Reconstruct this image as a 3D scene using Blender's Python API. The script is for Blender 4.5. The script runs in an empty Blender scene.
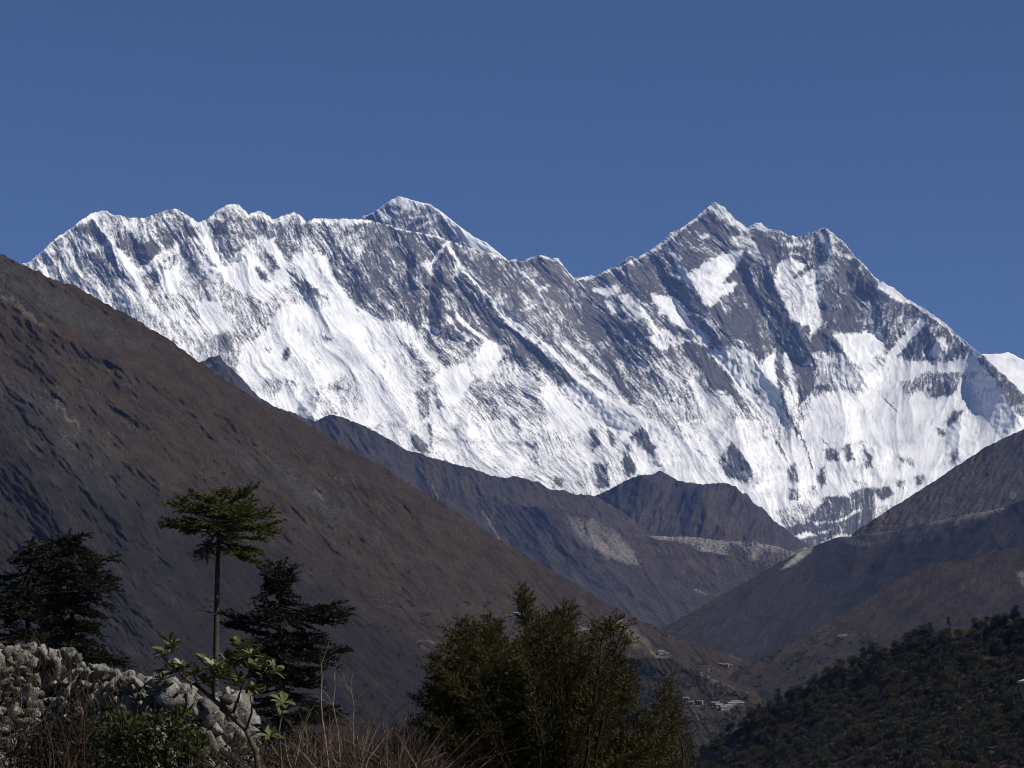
import bpy, bmesh, math, random
import numpy as np
from mathutils import Vector, Matrix

random.seed(7)
RNG = np.random.default_rng(11)
scene = bpy.context.scene
COL = scene.collection
R = math.radians

# ------------------------------------------------------------------ camera, sky, sun, exposure
F_PX = 2540.0
PITCH = math.atan((745 - 384) / F_PX)
EYE = 1.6
cam_d = bpy.data.cameras.new("camera")
cam = bpy.data.objects.new("camera", cam_d)
COL.objects.link(cam)
cam.location = (0, 0, EYE)
cam.rotation_euler = (R(90) + PITCH, 0, 0)
cam_d.sensor_width = 36.0
cam_d.lens = 36.0 * F_PX / 1024.0
cam_d.clip_start = 0.1
cam_d.clip_end = 200000.0
scene.camera = cam

SUN_AZ = 112.0      # degrees clockwise from the view direction (+Y)
SUN_EL = 43.0
SUN_STR = 4.5
SKY_STR = 0.047
HAZE_DENS = 1.5e-5

world = bpy.data.worlds.new("World")
scene.world = world
world.use_nodes = True
wn = world.node_tree.nodes
wl = world.node_tree.links
wn.clear()
sky = wn.new("ShaderNodeTexSky")
sky.sky_type = 'NISHITA'
sky.sun_disc = False
sky.sun_elevation = R(SUN_EL)
sky.sun_rotation = R(SUN_AZ)
sky.altitude = 3900.0
sky.air_density = 1.0
sky.dust_density = 0.0
sky.ozone_density = 8.0
bg = wn.new("ShaderNodeBackground")
bg.inputs["Strength"].default_value = SKY_STR
wo = wn.new("ShaderNodeOutputWorld")
wl.new(sky.outputs[0], bg.inputs[0])
wl.new(bg.outputs[0], wo.inputs[0])

sun_d = bpy.data.lights.new("sun", 'SUN')
sun_d.energy = SUN_STR
sun_d.angle = R(0.5)
sun_d.color = (1.0, 0.95, 0.87)
sun = bpy.data.objects.new("sun", sun_d)
COL.objects.link(sun)
_az, _el = R(SUN_AZ), R(SUN_EL)
to_sun = Vector((math.sin(_az) * math.cos(_el), math.cos(_az) * math.cos(_el), math.sin(_el)))
sun.rotation_euler = to_sun.to_track_quat('Z', 'Y').to_euler()

vs = scene.view_settings
vs.view_transform = 'Standard'
vs.look = 'None'
vs.exposure = 0.3
vs.gamma = 1.0
vs.use_curve_mapping = False
scene.render.engine = 'CYCLES'
cy = scene.cycles
cy.max_bounces = 5
cy.diffuse_bounces = 3
cy.glossy_bounces = 2
cy.transmission_bounces = 3
cy.transparent_max_bounces = 8
cy.volume_bounces = 0
cy.use_denoising = True
cy.filter_width = 1.0
cy.use_adaptive_sampling = False

# ------------------------------------------------------------------ helpers
_ct, _st = math.cos(PITCH), math.sin(PITCH)


def at(px, py, D):
    """world point on the sight line of a place, D metres out along +Y"""
    cx = (np.asarray(px, float) - 512) / F_PX
    cyy = (384 - np.asarray(py, float)) / F_PX
    yy = _ct - _st * cyy
    zz = _st + _ct * cyy
    return cx / yy * D, D * np.ones_like(cx * cyy), EYE + zz / yy * D


def AT(px, py, D):
    x, y, z = at(px, py, D)
    return Vector((float(x), float(y), float(z)))


def _hash(ix, iy, seed):
    h = (ix.astype(np.int64) * 374761393 + iy.astype(np.int64) * 668265263 + seed * 1442695041) & 0xFFFFFFFF
    h = ((h ^ (h >> 13)) * 1274126177) & 0xFFFFFFFF
    h = ((h ^ (h >> 16)) * 2246822519) & 0xFFFFFFFF
    return (h ^ (h >> 15)) & 0xFFFFFFFF


def noise(x, y, seed=0):
    x = np.asarray(x, np.float64)
    y = np.asarray(y, np.float64)
    x0 = np.floor(x)
    y0 = np.floor(y)
    fx = x - x0
    fy = y - y0
    u = fx * fx * fx * (fx * (fx * 6 - 15) + 10)
    v = fy * fy * fy * (fy * (fy * 6 - 15) + 10)

    def g(dx, dy):
        a = _hash(x0 + dx, y0 + dy, seed) * (2 * math.pi / 4294967296.0)
        return np.cos(a) * (fx - dx) + np.sin(a) * (fy - dy)
    n0 = g(0, 0) * (1 - u) + g(1, 0) * u
    n1 = g(0, 1) * (1 - u) + g(1, 1) * u
    return (n0 * (1 - v) + n1 * v) * 1.5


def fbm(x, y, seed=0, octaves=4, gain=0.5):
    s = 0
    a = 1.0
    t = 0
    for k in range(octaves):
        s = s + a * noise(x * 2 ** k, y * 2 ** k, seed + k * 17)
        t += a
        a *= gain
    return s / t


def ridged(x, y, seed=0, octaves=3, gain=0.5):
    s = 0
    a = 1.0
    t = 0
    for k in range(octaves):
        s = s + a * (1 - 2 * np.abs(noise(x * 2 ** k, y * 2 ** k, seed + k * 23)))
        t += a
        a *= gain
    return s / t


def sstep(a, b, x):
    t = np.clip((x - a) / (b - a), 0, 1)
    return t * t * (3 - 2 * t)


def seg_dist(P, Q, a, b):
    dx, dy = b[0] - a[0], b[1] - a[1]
    L = dx * dx + dy * dy + 1e-9
    t = np.clip(((P - a[0]) * dx + (Q - a[1]) * dy) / L, 0, 1)
    return np.hypot(P - a[0] - t * dx, Q - a[1] - t * dy), t


def paint_poly(arr, P, Q, val, pts, feather=2.0, strength=1.0):
    xs = [p[0] for p in pts]
    ys = [p[1] for p in pts]
    m = (P > min(xs) - feather) & (P < max(xs) + feather) & (Q > min(ys) - feather) & (Q < max(ys) + feather)
    if not m.any():
        return
    p = P[m]
    q = Q[m]
    d = np.full(p.shape, 1e9)
    inside = np.zeros(p.shape, bool)
    n = len(pts)
    for i in range(n):
        a = pts[i]
        b = pts[(i + 1) % n]
        d = np.minimum(d, seg_dist(p, q, a, b)[0])
        if a[1] != b[1]:
            c = ((a[1] > q) != (b[1] > q)) & (p < (b[0] - a[0]) * (q - a[1]) / (b[1] - a[1]) + a[0])
            inside ^= c
    sd = np.where(inside, d, -d)
    w = sstep(-feather, feather, sd) * strength
    arr[m] = arr[m] * (1 - w) + val * w


def paint_line(arr, P, Q, val, pts, width, feather=1.5, strength=1.0):
    xs = [p[0] for p in pts]
    ys = [p[1] for p in pts]
    h = width / 2 + feather
    m = (P > min(xs) - h) & (P < max(xs) + h) & (Q > min(ys) - h) & (Q < max(ys) + h)
    if not m.any():
        return
    p = P[m]
    q = Q[m]
    d = np.full(p.shape, 1e9)
    for a, b in zip(pts[:-1], pts[1:]):
        d = np.minimum(d, seg_dist(p, q, a, b)[0])
    w = sstep(h, max(width / 2 - feather, 0), d) * strength
    arr[m] = arr[m] * (1 - w) + val * w


def add_rib(arr, P, Q, pts, h, wl_, wr_):
    """a spur: steep on one side (wl_ px to its left), gentle on the other (wr_ px)"""
    big = max(wl_, wr_)
    xs = [p[0] for p in pts]
    ys = [p[1] for p in pts]
    m = (P > min(xs) - big) & (P < max(xs) + big) & (Q > min(ys) - big) & (Q < max(ys) + big)
    if not m.any():
        return
    p = P[m]
    q = Q[m]
    d = np.full(p.shape, 1e9)
    side = np.zeros(p.shape)
    tt = np.zeros(p.shape)
    n = len(pts) - 1
    for i, (a, b) in enumerate(zip(pts[:-1], pts[1:])):
        dd, t = seg_dist(p, q, a, b)
        s = (b[0] - a[0]) * (q - a[1]) - (b[1] - a[1]) * (p - a[0])
        c = dd < d
        d = np.where(c, dd, d)
        side = np.where(c, s, side)
        tt = np.where(c, (i + t) / n, tt)
    w = np.where(side > 0, wl_, wr_)      # pts run downhill: left of the path in the view = s > 0
    fall = np.clip(1 - d / w, 0, 1)
    ends = np.clip(np.minimum(tt, 1 - tt) * 6 + 0.15, 0, 1)
    arr[m] = np.maximum(arr[m], h * fall * ends)


def new_mat(name):
    m = bpy.data.materials.new(name)
    m.use_nodes = True
    nt = m.node_tree
    b = nt.nodes["Principled BSDF"]
    b.inputs["Specular IOR Level"].default_value = 0.15
    b.inputs["Roughness"].default_value = 0.9
    return m, nt, b


def mixc(nt, fac, a, b):
    n = nt.nodes.new("ShaderNodeMix")
    n.data_type = 'RGBA'
    for sock, v in ((n.inputs[0], fac), (n.inputs[6], a), (n.inputs[7], b)):
        if isinstance(v, (int, float)):
            sock.default_value = v
        elif isinstance(v, tuple):
            sock.default_value = (*v, 1)
        else:
            nt.links.new(v, sock)
    return n.outputs[2]


def ramp(nt, val, lo, hi):
    n = nt.nodes.new("ShaderNodeMapRange")
    n.inputs[1].default_value = lo
    n.inputs[2].default_value = hi
    nt.links.new(val, n.inputs[0])
    return n.outputs[0]


def noise_tex(nt, scale, detail=4, coord="Object", rough=0.55):
    tc = nt.nodes.new("ShaderNodeTexCoord")
    n = nt.nodes.new("ShaderNodeTexNoise")
    n.inputs["Scale"].default_value = scale
    n.inputs["Detail"].default_value = detail
    n.inputs["Roughness"].default_value = rough
    nt.links.new(tc.outputs[coord], n.inputs["Vector"])
    return n.outputs["Fac"]


def attr_rgb(nt, name="cover"):
    a = nt.nodes.new("ShaderNodeAttribute")
    a.attribute_name = name
    s = nt.nodes.new("ShaderNodeSeparateColor")
    nt.links.new(a.outputs["Color"], s.inputs[0])
    return s.outputs[0], s.outputs[1], s.outputs[2], a.outputs["Alpha"]


def grid_mesh(name, X, Y, Z, mat, cover=None):
    ny, nx = X.shape
    me = bpy.data.meshes.new(name)
    co = np.stack([X, Y, Z], -1).reshape(-1, 3).astype(np.float32)
    idx = np.arange(ny * nx, dtype=np.int32).reshape(ny, nx)
    f = np.stack([idx[:-1, :-1], idx[1:, :-1], idx[1:, 1:], idx[:-1, 1:]], -1).reshape(-1, 4)
    fill_mesh(me, co, f)
    if cover is not None:
        at_ = me.attributes.new("cover", 'FLOAT_COLOR', 'POINT')
        c = np.ones((ny * nx, 4), np.float32)
        for k in range(len(cover)):
            c[:, k] = cover[k].reshape(-1)
        at_.data.foreach_set("color", c.reshape(-1))
    me.polygons.foreach_set("use_smooth", np.ones(len(f), bool))
    me.materials.append(mat)
    o = bpy.data.objects.new(name, me)
    COL.objects.link(o)
    return o


def fill_mesh(me, co, f):
    co = np.ascontiguousarray(co, np.float32)
    f = np.ascontiguousarray(f, np.int32)
    n, k = f.shape
    me.vertices.add(len(co))
    me.vertices.foreach_set("co", co.reshape(-1))
    me.loops.add(n * k)
    me.loops.foreach_set("vertex_index", f.reshape(-1))
    me.polygons.add(n)
    me.polygons.foreach_set("loop_start", np.arange(0, n * k, k, dtype=np.int32))
    me.polygons.foreach_set("loop_total", np.full(n, k, np.int32))
    me.update(calc_edges=True)


def interp(px, pts, k):
    a = np.array(pts, float)
    return np.interp(px, a[:, 0], a[:, k])


class Land:
    """a slope between its crest line and its foot, each a list of (px, py, distance)"""

    def __init__(self, crest, foot, x0, x1, step, ny, prof=0.5, jag=0.0, jag_scale=5.0, seed=1, smooth=110.0):
        self.px = np.arange(x0, x1 + step, step)
        C = interp(self.px, crest, 1)
        if jag:
            C = C + jag * (noise(self.px / jag_scale, 0 * self.px + 3.3, seed)
                           + 0.6 * noise(self.px / jag_scale * 2.3, 0 * self.px + 7.7, seed + 1)
                           + 0.8 * noise(self.px / jag_scale / 3.1, 0 * self.px + 1.7, seed + 2))
        Fy = interp(self.px, foot, 1)
        self.C, self.Fy = C, Fy
        t = np.linspace(0, 1, ny)[:, None]
        self.t = t
        self.P = np.repeat(self.px[None, :], ny, 0)
        self.Q = C[None, :] * (1 - t) + Fy[None, :] * t
        def soft(v):
            k = max(3, int(smooth / step) | 1)
            w = np.hanning(k + 2)[1:-1]
            return np.convolve(np.pad(v, k // 2, mode='reflect', reflect_type='odd'), w / w.sum(), mode='valid')
        Dc = soft(interp(self.px, crest, 2))[None, :]
        Df = soft(interp(self.px, foot, 2))[None, :]
        # the depth follows a smoothed crest, so notches in the skyline do not run down the face as fins
        Cs, Fs = soft(interp(self.px, crest, 1)), soft(interp(self.px, foot, 1))
        t = np.clip((self.Q - Cs[None, :]) / (Fs - Cs)[None, :], -0.3, 1.2)
        s = prof * t + (1 - prof) * t * np.abs(t)
        self.D = Dc * (1 - s) + Df * s

    def where(self, px, py):
        i = int(np.clip(np.searchsorted(self.px, px), 1, len(self.px) - 1))
        return float(np.interp(py, self.Q[:, i], self.D[:, i]))

    def point(self, px, py):
        return AT(px, py, self.where(px, py))

    def build(self, name, mat, cover, back=3000.0, base=-450.0, front_deg=35.0, back_drop=0.8):
        X, Y, Z = at(self.P, self.Q, self.D)
        rows = [(X, Y, Z)]
        # the far side falls away behind the crest
        hx, hy, hz = X[0], Y[0], Z[0]
        backs = []
        for k in (1.0, 0.6, 0.3, 0.12, 0.03):
            n_ = noise(self.px / 30.0, 0 * self.px + k * 9, 77) * 0.12 * back * min(k, .5)
            backs.append((hx + 0 * hx, hy + back * k + n_, np.maximum(hz - back * back_drop * k * (0.7 + 0.3 * k), base)))
        BX = np.array([b[0] for b in backs])
        BY = np.array([b[1] for b in backs])
        BZ = np.array([b[2] for b in backs])
        fx, fy, fz = X[-1], Y[-1], Z[-1]
        run = np.maximum(fz - base, 0) / math.tan(R(front_deg))
        fr = []
        for k in (0.33, 0.66, 1.0):
            yy = np.maximum(fy - run * k, 8.0)
            fr.append((fx * yy / fy, yy, fz + (base - fz) * k))
        FX = np.array([b[0] for b in fr])
        FY = np.array([b[1] for b in fr])
        FZ = np.array([b[2] for b in fr])
        X = np.vstack([BX, X, FX])
        Y = np.vstack([BY, Y, FY])
        Z = np.vstack([BZ, Z, FZ])
        cov = []
        for c in cover:
            cov.append(np.vstack([np.repeat(c[:1], 5, 0), c, np.repeat(c[-1:], 3, 0)]))
        o = grid_mesh(name, X, Y, Z, mat, cov)
        o["kind"] = "structure"
        return o
# ------------------------------------------------------------------ snow mountains
TILE = dict(A=(20, 195), B=(180, 195), C=(340, 190), D=(500, 240), E=(640, 195), F=(780, 220), G=(864, 300),
            H=(100, 300), I=(240, 300), J=(380, 300), K=(520, 320), L=(640, 300), M=(760, 320), N=(380, 390),
            O=(540, 400), P=(700, 420), Q=(864, 380))


def T(t, pts):
    ox, oy = TILE[t]
    return [(ox + x / 6.4, oy + y / 6.4) for x, y in pts]


# snow cover of the walls, with some shaded gullies and faces painted as rock: (tile, amount 0 bare rock .. 1 full snow, outline) or (tile, amount, line, width)
COVER = [
    ("A", .50, [(-200, 600), (0, 420), (550, 80), (1024, 60), (1024, 768), (-200, 900)]),
    ("H", .6, [(-100, -100), (1024, -30), (1024, 768), (0, 768)]),
    ("I", .88, [(0, 300), (200, 100), (560, 30), (740, 30), (1024, 170), (1024, 800), (0, 800)]),
    ("N", .78, [(0, 0), (1024, 0), (1024, 660), (740, 650), (400, 510), (0, 390)]),
    ("O", .76, [(0, 0), (1024, 0), (1024, 600), (0, 660)]),
    ("C", .21, [(0, 180), (300, 180), (540, 230), (700, 300), (1024, 440), (1024, 768), (0, 768)]),
    ("D", .20, [(0, 60), (300, 60), (470, 220), (1024, 10), (1024, 768), (0, 768)]),
    ("E", .18, [(0, 350), (475, 10), (690, 190), (800, 230), (1024, 250), (1024, 768), (0, 768)]),
    ("F", .25, [(0, 40), (290, 20), (620, 360), (640, 375), (1024, 640), (1024, 768), (0, 768)]),
    ("L", .2, [(0, 0), (1024, 0), (1024, 500), (960, 480), (700, 330), (300, 240), (0, 250)]),
    ("L", .58, [(0, 440), (90, 400), (420, 620), (640, 768), (0, 768)]),
    ("P", .9, [(0, 0), (1024, 0), (1024, 460), (700, 600), (560, 760), (450, 760), (240, 500), (0, 470)]),
    ("Q", .86, [(0, 0), (850, 0), (960, 200), (1100, 300), (1100, 500), (250, 800), (0, 800)]),
    ("M", .9, [(440, 460), (760, 450), (880, 260), (1024, 250), (1024, 768), (500, 768)]),
    ("M", .72, [(0, 290), (110, 290), (240, 560), (290, 768), (0, 768)]),
    # A
    ("A", .95, [(40, 435), (240, 275), (410, 155), (560, 108)], 20),
    ("A", .95, [(400, 165), (470, 100), (560, 95), (590, 130), (480, 150)]),
    ("A", .1, [(350, 210), (480, 160), (520, 230), (560, 300), (500, 310), (440, 260), (390, 240)]),
    ("A", .8, [(330, 240), (400, 290), (450, 350), (560, 320)], 26),
    ("A", .30, [(300, 310), (380, 300), (450, 370), (580, 360), (640, 420), (680, 520), (560, 560), (430, 480), (380, 470), (340, 390)]),
    ("A", .85, [(290, 310), (350, 430), (400, 520)], 24),
    ("A", .24, [(610, 150), (660, 190), (760, 280), (790, 400), (760, 480), (700, 380), (630, 330)]),
    ("A", .85, [(660, 150), (730, 170), (770, 260), (740, 270), (690, 220)]),
    ("A", .05, [(780, 320), (860, 280), (900, 350), (830, 430), (790, 400)]),
    ("A", .2, [(860, 170), (1000, 260), (1000, 320), (880, 300)]),
    ("A", .8, [(770, 500), (900, 400), (1024, 340)], 50),
    ("A", .3, [(780, 520), (900, 480), (920, 560), (840, 640)]),
    ("A", .92, [(890, 480), (1024, 470), (1024, 620), (920, 630)]),
    ("A", 1., [(480, 150), (530, 220), (600, 310)], 18),
    ("A", 1., [(590, 320), (655, 355), (725, 440), (765, 520), (825, 640), (880, 768), (850, 768), (740, 600), (700, 530), (650, 430)]),
    ("A", .8, [(160, 470), (200, 530)], 22), ("A", .8, [(600, 610), (660, 640), (690, 700)], 30),
    # B
    ("B", .85, [(0, 100), (60, 150), (120, 190), (180, 165), (230, 120), (320, 70), (370, 75), (440, 140), (500, 115), (560, 140),
                (600, 175), (735, 125), (810, 180), (900, 165), (1024, 170)], 16),
    ("B", .4, [(0, 130), (110, 230), (150, 350), (60, 420), (0, 380)]),
    ("B", .05, [(20, 200), (90, 220), (90, 270), (30, 270)]),
    ("B", .34, [(190, 180), (420, 140), (600, 190), (620, 260), (540, 280), (420, 290), (420, 340), (340, 410), (270, 350), (200, 250)]),
    ("B", .55, [(230, 120), (330, 70), (400, 110), (430, 150), (300, 150)]),
    ("B", 0, [(230, 160), (300, 180), (300, 240), (240, 240)]),
    ("B", .92, [(270, 420), (420, 340), (500, 400), (620, 560), (600, 640), (540, 690), (400, 600), (300, 480)]),
    ("B", .98, [(120, 180), (180, 170), (190, 250), (250, 400), (330, 460), (400, 500), (420, 640), (300, 560), (220, 450), (160, 320)]),
    ("B", .95, [(540, 280), (610, 270), (660, 400), (740, 560), (640, 600), (560, 420)]),
    ("B", .22, [(540, 360), (600, 390), (640, 470), (600, 480)]),
    ("B", .22, [(470, 460), (540, 480), (580, 560), (520, 540)]),
    ("B", .34, [(600, 180), (800, 180), (1024, 190), (1024, 370), (950, 400), (820, 360), (790, 290), (780, 360), (660, 380), (610, 300)]),
    ("B", .95, [(785, 280), (830, 370)], 18),
    ("B", .97, [(720, 390), (830, 370), (940, 390), (960, 480), (1024, 590), (1024, 768), (960, 680), (860, 600), (760, 500)]),
    ("B", .2, [(670, 450), (760, 530), (900, 620), (980, 660), (900, 650), (760, 610), (720, 540)]),
    ("B", .2, [(950, 400), (1024, 330), (1024, 580), (970, 480)]),
    ("B", .66, [(0, 620), (140, 560), (230, 560), (420, 640), (560, 700), (620, 640), (760, 610), (960, 690), (900, 768), (0, 768)]),
    ("B", .15, [(430, 630), (470, 660), (510, 768), (470, 768)]),
    ("B", .95, [(640, 720), (760, 700), (1000, 740), (1000, 800), (620, 800)]),
    ("B", .2, [(90, 430), (160, 590), (210, 680)], 26),
    # C
    ("C", .5, [(0, 230), (140, 240), (200, 300), (100, 480), (0, 480)]),
    ("C", .92, [(0, 180), (150, 165), (160, 200), (60, 230), (0, 230)]),
    ("C", .92, [(160, 190), (300, 215), (440, 260), (530, 275), (680, 315), (780, 360)], 10),
    ("C", .8, [(680, 340), (590, 470)], 22),
    ("C", .92, [(690, 360), (770, 480), (880, 610), (960, 690), (1024, 760)], 20),
    ("C", .9, [(720, 460), (770, 470), (800, 560), (740, 540)]),
    ("C", 0, [(430, 400), (470, 400), (480, 600), (430, 590)]),  # shaded gully, its darkness painted as bare rock
    ("C", 0, [(600, 560), (650, 540), (650, 768), (590, 768)]),  # deep gully in shadow, painted dark like bare rock
    ("C", .6, [(560, 430), (600, 500), (600, 560), (520, 470)]),
    ("C", .95, [(-60, 560), (0, 610), (100, 720), (130, 768), (-60, 768)]),
    # D
    ("D", .65, [(0, 115), (100, 130), (200, 120), (270, 105), (370, 130), (470, 250), (600, 240), (740, 180), (870, 120), (1024, 50)], 11),
    ("D", .05, [(230, 130), (380, 150), (470, 260), (350, 300), (240, 270)]),
    ("D", .36, [(120, 330), (330, 380), (500, 560), (640, 768), (420, 768), (200, 590)]),
    ("D", .9, [(250, 310), (310, 290), (300, 320), (250, 325)]),
    ("D", .75, [(130, 450), (230, 410), (180, 460)]),
    ("D", .03, [(520, 380), (580, 400), (660, 560), (680, 768), (620, 768), (540, 580)]),
    ("D", .95, [(590, 320), (740, 280), (770, 320), (740, 350), (650, 350)]),
    ("D", .85, [(760, 350), (830, 340), (900, 410), (920, 470), (870, 560), (780, 430)]),
    ("D", .9, [(670, 390), (720, 390), (790, 460), (720, 480)]),
    ("D", .9, [(790, 500), (840, 500), (860, 600), (820, 590)]),
    ("D", .9, [(910, 440), (1000, 600)], 34),
    ("D", .9, [(970, 350), (1024, 360), (1024, 410), (980, 400)]),
    ("D", .9, [(930, 630), (1024, 640), (1024, 690), (960, 680)]),
    ("D", .8, [(360, 610), (520, 760)], 24), ("D", .7, [(210, 260), (330, 470)], 10),
    # E
    ("E", .65, [(0, 395), (130, 320), (350, 160), (420, 100)], 22),
    ("E", .78, [(410, 90), (475, 30), (560, 80), (690, 210), (720, 290), (640, 230), (560, 170), (480, 110)]),
    ("E", .15, [(0, 420), (150, 350), (260, 540), (390, 680), (420, 768), (300, 720), (100, 620), (0, 640)]),
    ("E", .06, [(200, 300), (380, 240), (500, 330), (600, 340), (430, 420), (320, 490)]),
    ("E", .6, [(580, 270), (680, 230), (720, 320), (800, 440), (750, 440), (680, 340), (600, 320)]),
    ("E", .12, [(640, 430), (820, 500), (940, 768), (480, 768), (600, 620)]),
    ("E", .1, [(700, 240), (1024, 380), (1024, 420), (880, 440), (860, 560), (800, 430)]),
    ("E", .85, [(180, 320), (220, 360), (300, 480), (390, 660), (360, 640), (270, 540), (220, 430)]),
    ("E", .93, [(320, 490), (440, 420), (600, 350), (660, 350), (640, 430), (570, 510), (540, 560), (620, 560), (600, 610),
                (520, 650), (460, 720), (410, 700), (380, 620), (330, 540)]),
    ("E", .8, [(370, 262), (450, 258), (450, 278), (380, 280)]),
    ("E", .82, [(690, 240), (760, 370), (800, 440)], 24),
    ("E", .75, [(860, 560), (890, 440), (960, 410), (1024, 440), (1024, 768), (940, 740)]),
    ("E", .9, [(80, 640), (180, 650), (330, 768), (130, 768)]),
    ("E", .9, [(-20, 690), (50, 750), (50, 768), (-20, 768)]),
    ("E", .6, [(710, 215), (760, 180), (810, 220)], 14), ("E", .6, [(840, 235), (900, 230)], 14),
    ("E", .7, [(960, 320), (1024, 310)], 24), ("E", .7, [(970, 370), (1024, 380)], 16),
    # F
    ("F", .5, [(80, 120), (200, 70), (300, 50), (400, 150), (340, 220), (200, 200)]),
    ("F", .78, [(0, 270), (70, 250), (160, 280), (280, 280), (340, 210), (330, 300), (300, 380), (270, 470), (250, 600),
                (290, 690), (340, 768), (150, 768), (60, 620), (0, 480)]),
    ("F", .18, [(80, 370), (170, 290), (300, 240), (250, 290), (150, 350)]),
    ("F", .18, [(180, 420), (300, 370), (340, 360), (250, 400)]),
    ("F", .06, [(280, 480), (340, 370), (480, 220), (560, 300), (620, 400), (700, 520), (660, 720), (400, 720), (330, 690), (260, 600)]),
    ("F", .36, [(700, 520), (900, 580), (1024, 650), (1024, 768), (660, 768)]),
    ("F", 1., [(615, 375), (720, 415), (820, 495), (1024, 615), (1024, 650), (900, 595), (760, 515), (680, 470), (630, 430)]),
    ("F", 1., [(340, 740), (640, 710), (660, 768), (330, 768)]),
    ("F", .88, [(900, 650), (800, 768)], 40),
    ("F", .01, [(0, 490), (60, 620), (150, 768), (0, 768)]),
    # G
    ("G", .25, [(0, 0), (290, 20), (400, 80), (520, 170), (620, 260), (720, 360), (600, 370), (520, 380), (440, 390), (210, 360),
                (120, 290), (120, 200), (0, 190)]),
    ("G", .98, [(0, 200), (120, 210), (130, 300), (60, 350), (0, 350)]),
    ("G", .97, [(160, 330), (220, 380), (440, 400), (720, 370), (780, 460), (400, 460), (200, 520), (130, 440)]),
    ("G", .95, [(370, 140), (200, 330)], 46),
    ("G", .04, [(240, 320), (340, 250), (440, 230), (480, 270), (420, 320), (300, 360)]),
    ("G", .08, [(520, 350), (620, 270), (690, 320), (560, 380)]),
    ("G", .85, [(430, 330), (480, 240), (530, 240), (540, 300), (450, 370)]),
    ("G", .2, [(720, 350), (860, 450), (1024, 570), (1100, 640), (1100, 800), (930, 700), (850, 520), (760, 430)]),
    ("G", .4, [(240, 530), (420, 480), (620, 470), (600, 600), (540, 560), (430, 630), (340, 560)]),
    ("G", .15, [(430, 490), (580, 560), (560, 610), (430, 630)]),
    ("G", .82, [(590, 590), (760, 480), (860, 520), (930, 700), (1000, 768), (640, 768), (560, 690)]),
    ("G", 1., [(290, 0), (400, 70), (520, 155), (620, 245), (700, 325), (750, 370)], 26),
    ("G", .88, [(0, 350), (160, 440), (200, 768), (0, 768)]),
    # H
    ("H", .85, [(420, 60), (560, 50), (520, 130), (440, 130)]),
    ("H", .9, [(620, 0), (740, 0), (850, 150), (860, 190), (720, 230), (640, 130)]),
    ("H", .85, [(510, 140), (630, 170), (660, 260), (560, 240)]),
    ("H", .78, [(310, 0), (480, 220), (560, 340)], 30),
    ("H", .15, [(740, 220), (840, 230), (840, 330), (770, 330)]),
    ("H", .3, [(960, 0), (1024, 0), (1024, 180)]),
    # I
    ("I", .97, [(200, 200), (260, 60), (560, 60), (600, 180), (400, 190)]),
    ("I", .35, [(720, 0), (1024, 0), (1024, 130), (960, 150), (860, 100)]),
    ("I", .5, [(0, 60), (150, 60), (200, 150), (120, 240), (0, 300)]),
    ("I", .15, [(70, 20), (110, 60), (150, 160), (120, 150)]),
    ("I", 1., [(580, 0), (700, 0), (780, 150), (860, 420), (1024, 640), (1024, 700), (880, 500), (740, 400), (600, 200)]),
    ("I", .3, [(280, 340), (310, 290), (330, 340), (290, 400)]), ("I", .3, [(510, 220), (590, 240), (560, 270)]),
    ("I", .4, [(460, 380), (510, 380), (500, 420)]), ("I", .4, [(290, 490), (370, 540), (330, 550)]),
    ("I", .4, [(150, 310), (200, 310), (190, 340)]),
    ("I", 1., [(560, 300), (680, 280), (720, 400), (620, 480), (520, 530)]),
    ("I", .6, [(100, 580), (200, 470), (300, 540), (200, 640)]),
    ("I", .68, [(480, 560), (700, 480), (800, 640), (720, 740), (500, 740)]),
    ("I", .62, [(370, 690), (480, 600), (500, 680), (460, 768), (380, 740)]),  # snow lying in shadow, painted as a thinner cover
    # J
    ("J", .21, [(0, 0), (720, 0), (820, 150), (1024, 300), (1024, 500), (800, 330), (780, 280), (680, 250), (630, 300), (520, 400),
                (420, 410), (290, 210), (180, 150), (0, 50)]),
    ("J", .85, [(0, 130), (120, 140), (230, 200), (300, 320), (420, 440), (360, 460), (250, 420), (100, 300), (0, 250)]),
    ("J", .5, [(100, 250), (200, 280), (350, 460), (280, 450)]),
    ("J", .35, [(250, 230), (400, 220), (620, 300), (520, 410), (420, 410)]),
    ("J", 0, [(340, 0), (410, 0), (400, 190), (350, 170)]), ("J", .02, [(700, 130), (780, 150), (760, 250), (690, 240)]),  # first patch continues the shadowed gully, shade painted as rock
    ("J", .9, [(430, 100), (500, 190), (570, 260)], 22), ("J", .9, [(490, 90), (580, 190), (670, 250)], 26),
    ("J", .95, [(280, 160), (370, 210)], 26),
    ("J", .56, [(540, 520), (660, 550), (820, 480), (880, 600), (940, 768), (650, 768), (560, 640)]),
    ("J", .25, [(820, 200), (900, 260), (1024, 340), (1024, 560), (900, 440), (830, 320)]),
    ("J", .93, [(680, 250), (790, 290), (800, 340), (680, 540), (600, 480), (580, 420), (620, 370)]),
    ("J", .97, [(340, 490), (420, 440), (560, 400), (600, 500), (540, 600), (560, 620), (430, 670), (380, 560)]),
    ("J", .85, [(0, 300), (150, 380), (260, 560), (250, 768), (0, 768)]),
    ("J", .3, [(220, 590), (320, 580), (330, 700), (270, 768)]), ("J", .15, [(340, 560), (410, 680), (370, 690)]),
    ("J", .7, [(800, 350), (1024, 540), (1024, 768), (960, 768), (880, 560)]),
    # N
    ("N", .9, [(200, 150), (270, 220), (330, 370), (260, 320)]), ("N", .92, [(540, 180), (600, 210), (640, 320), (580, 330)]),
    ("N", .85, [(430, 350), (520, 330), (560, 370), (480, 420)]), ("N", .85, [(770, 420), (900, 420), (960, 520), (760, 540)]),
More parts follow.
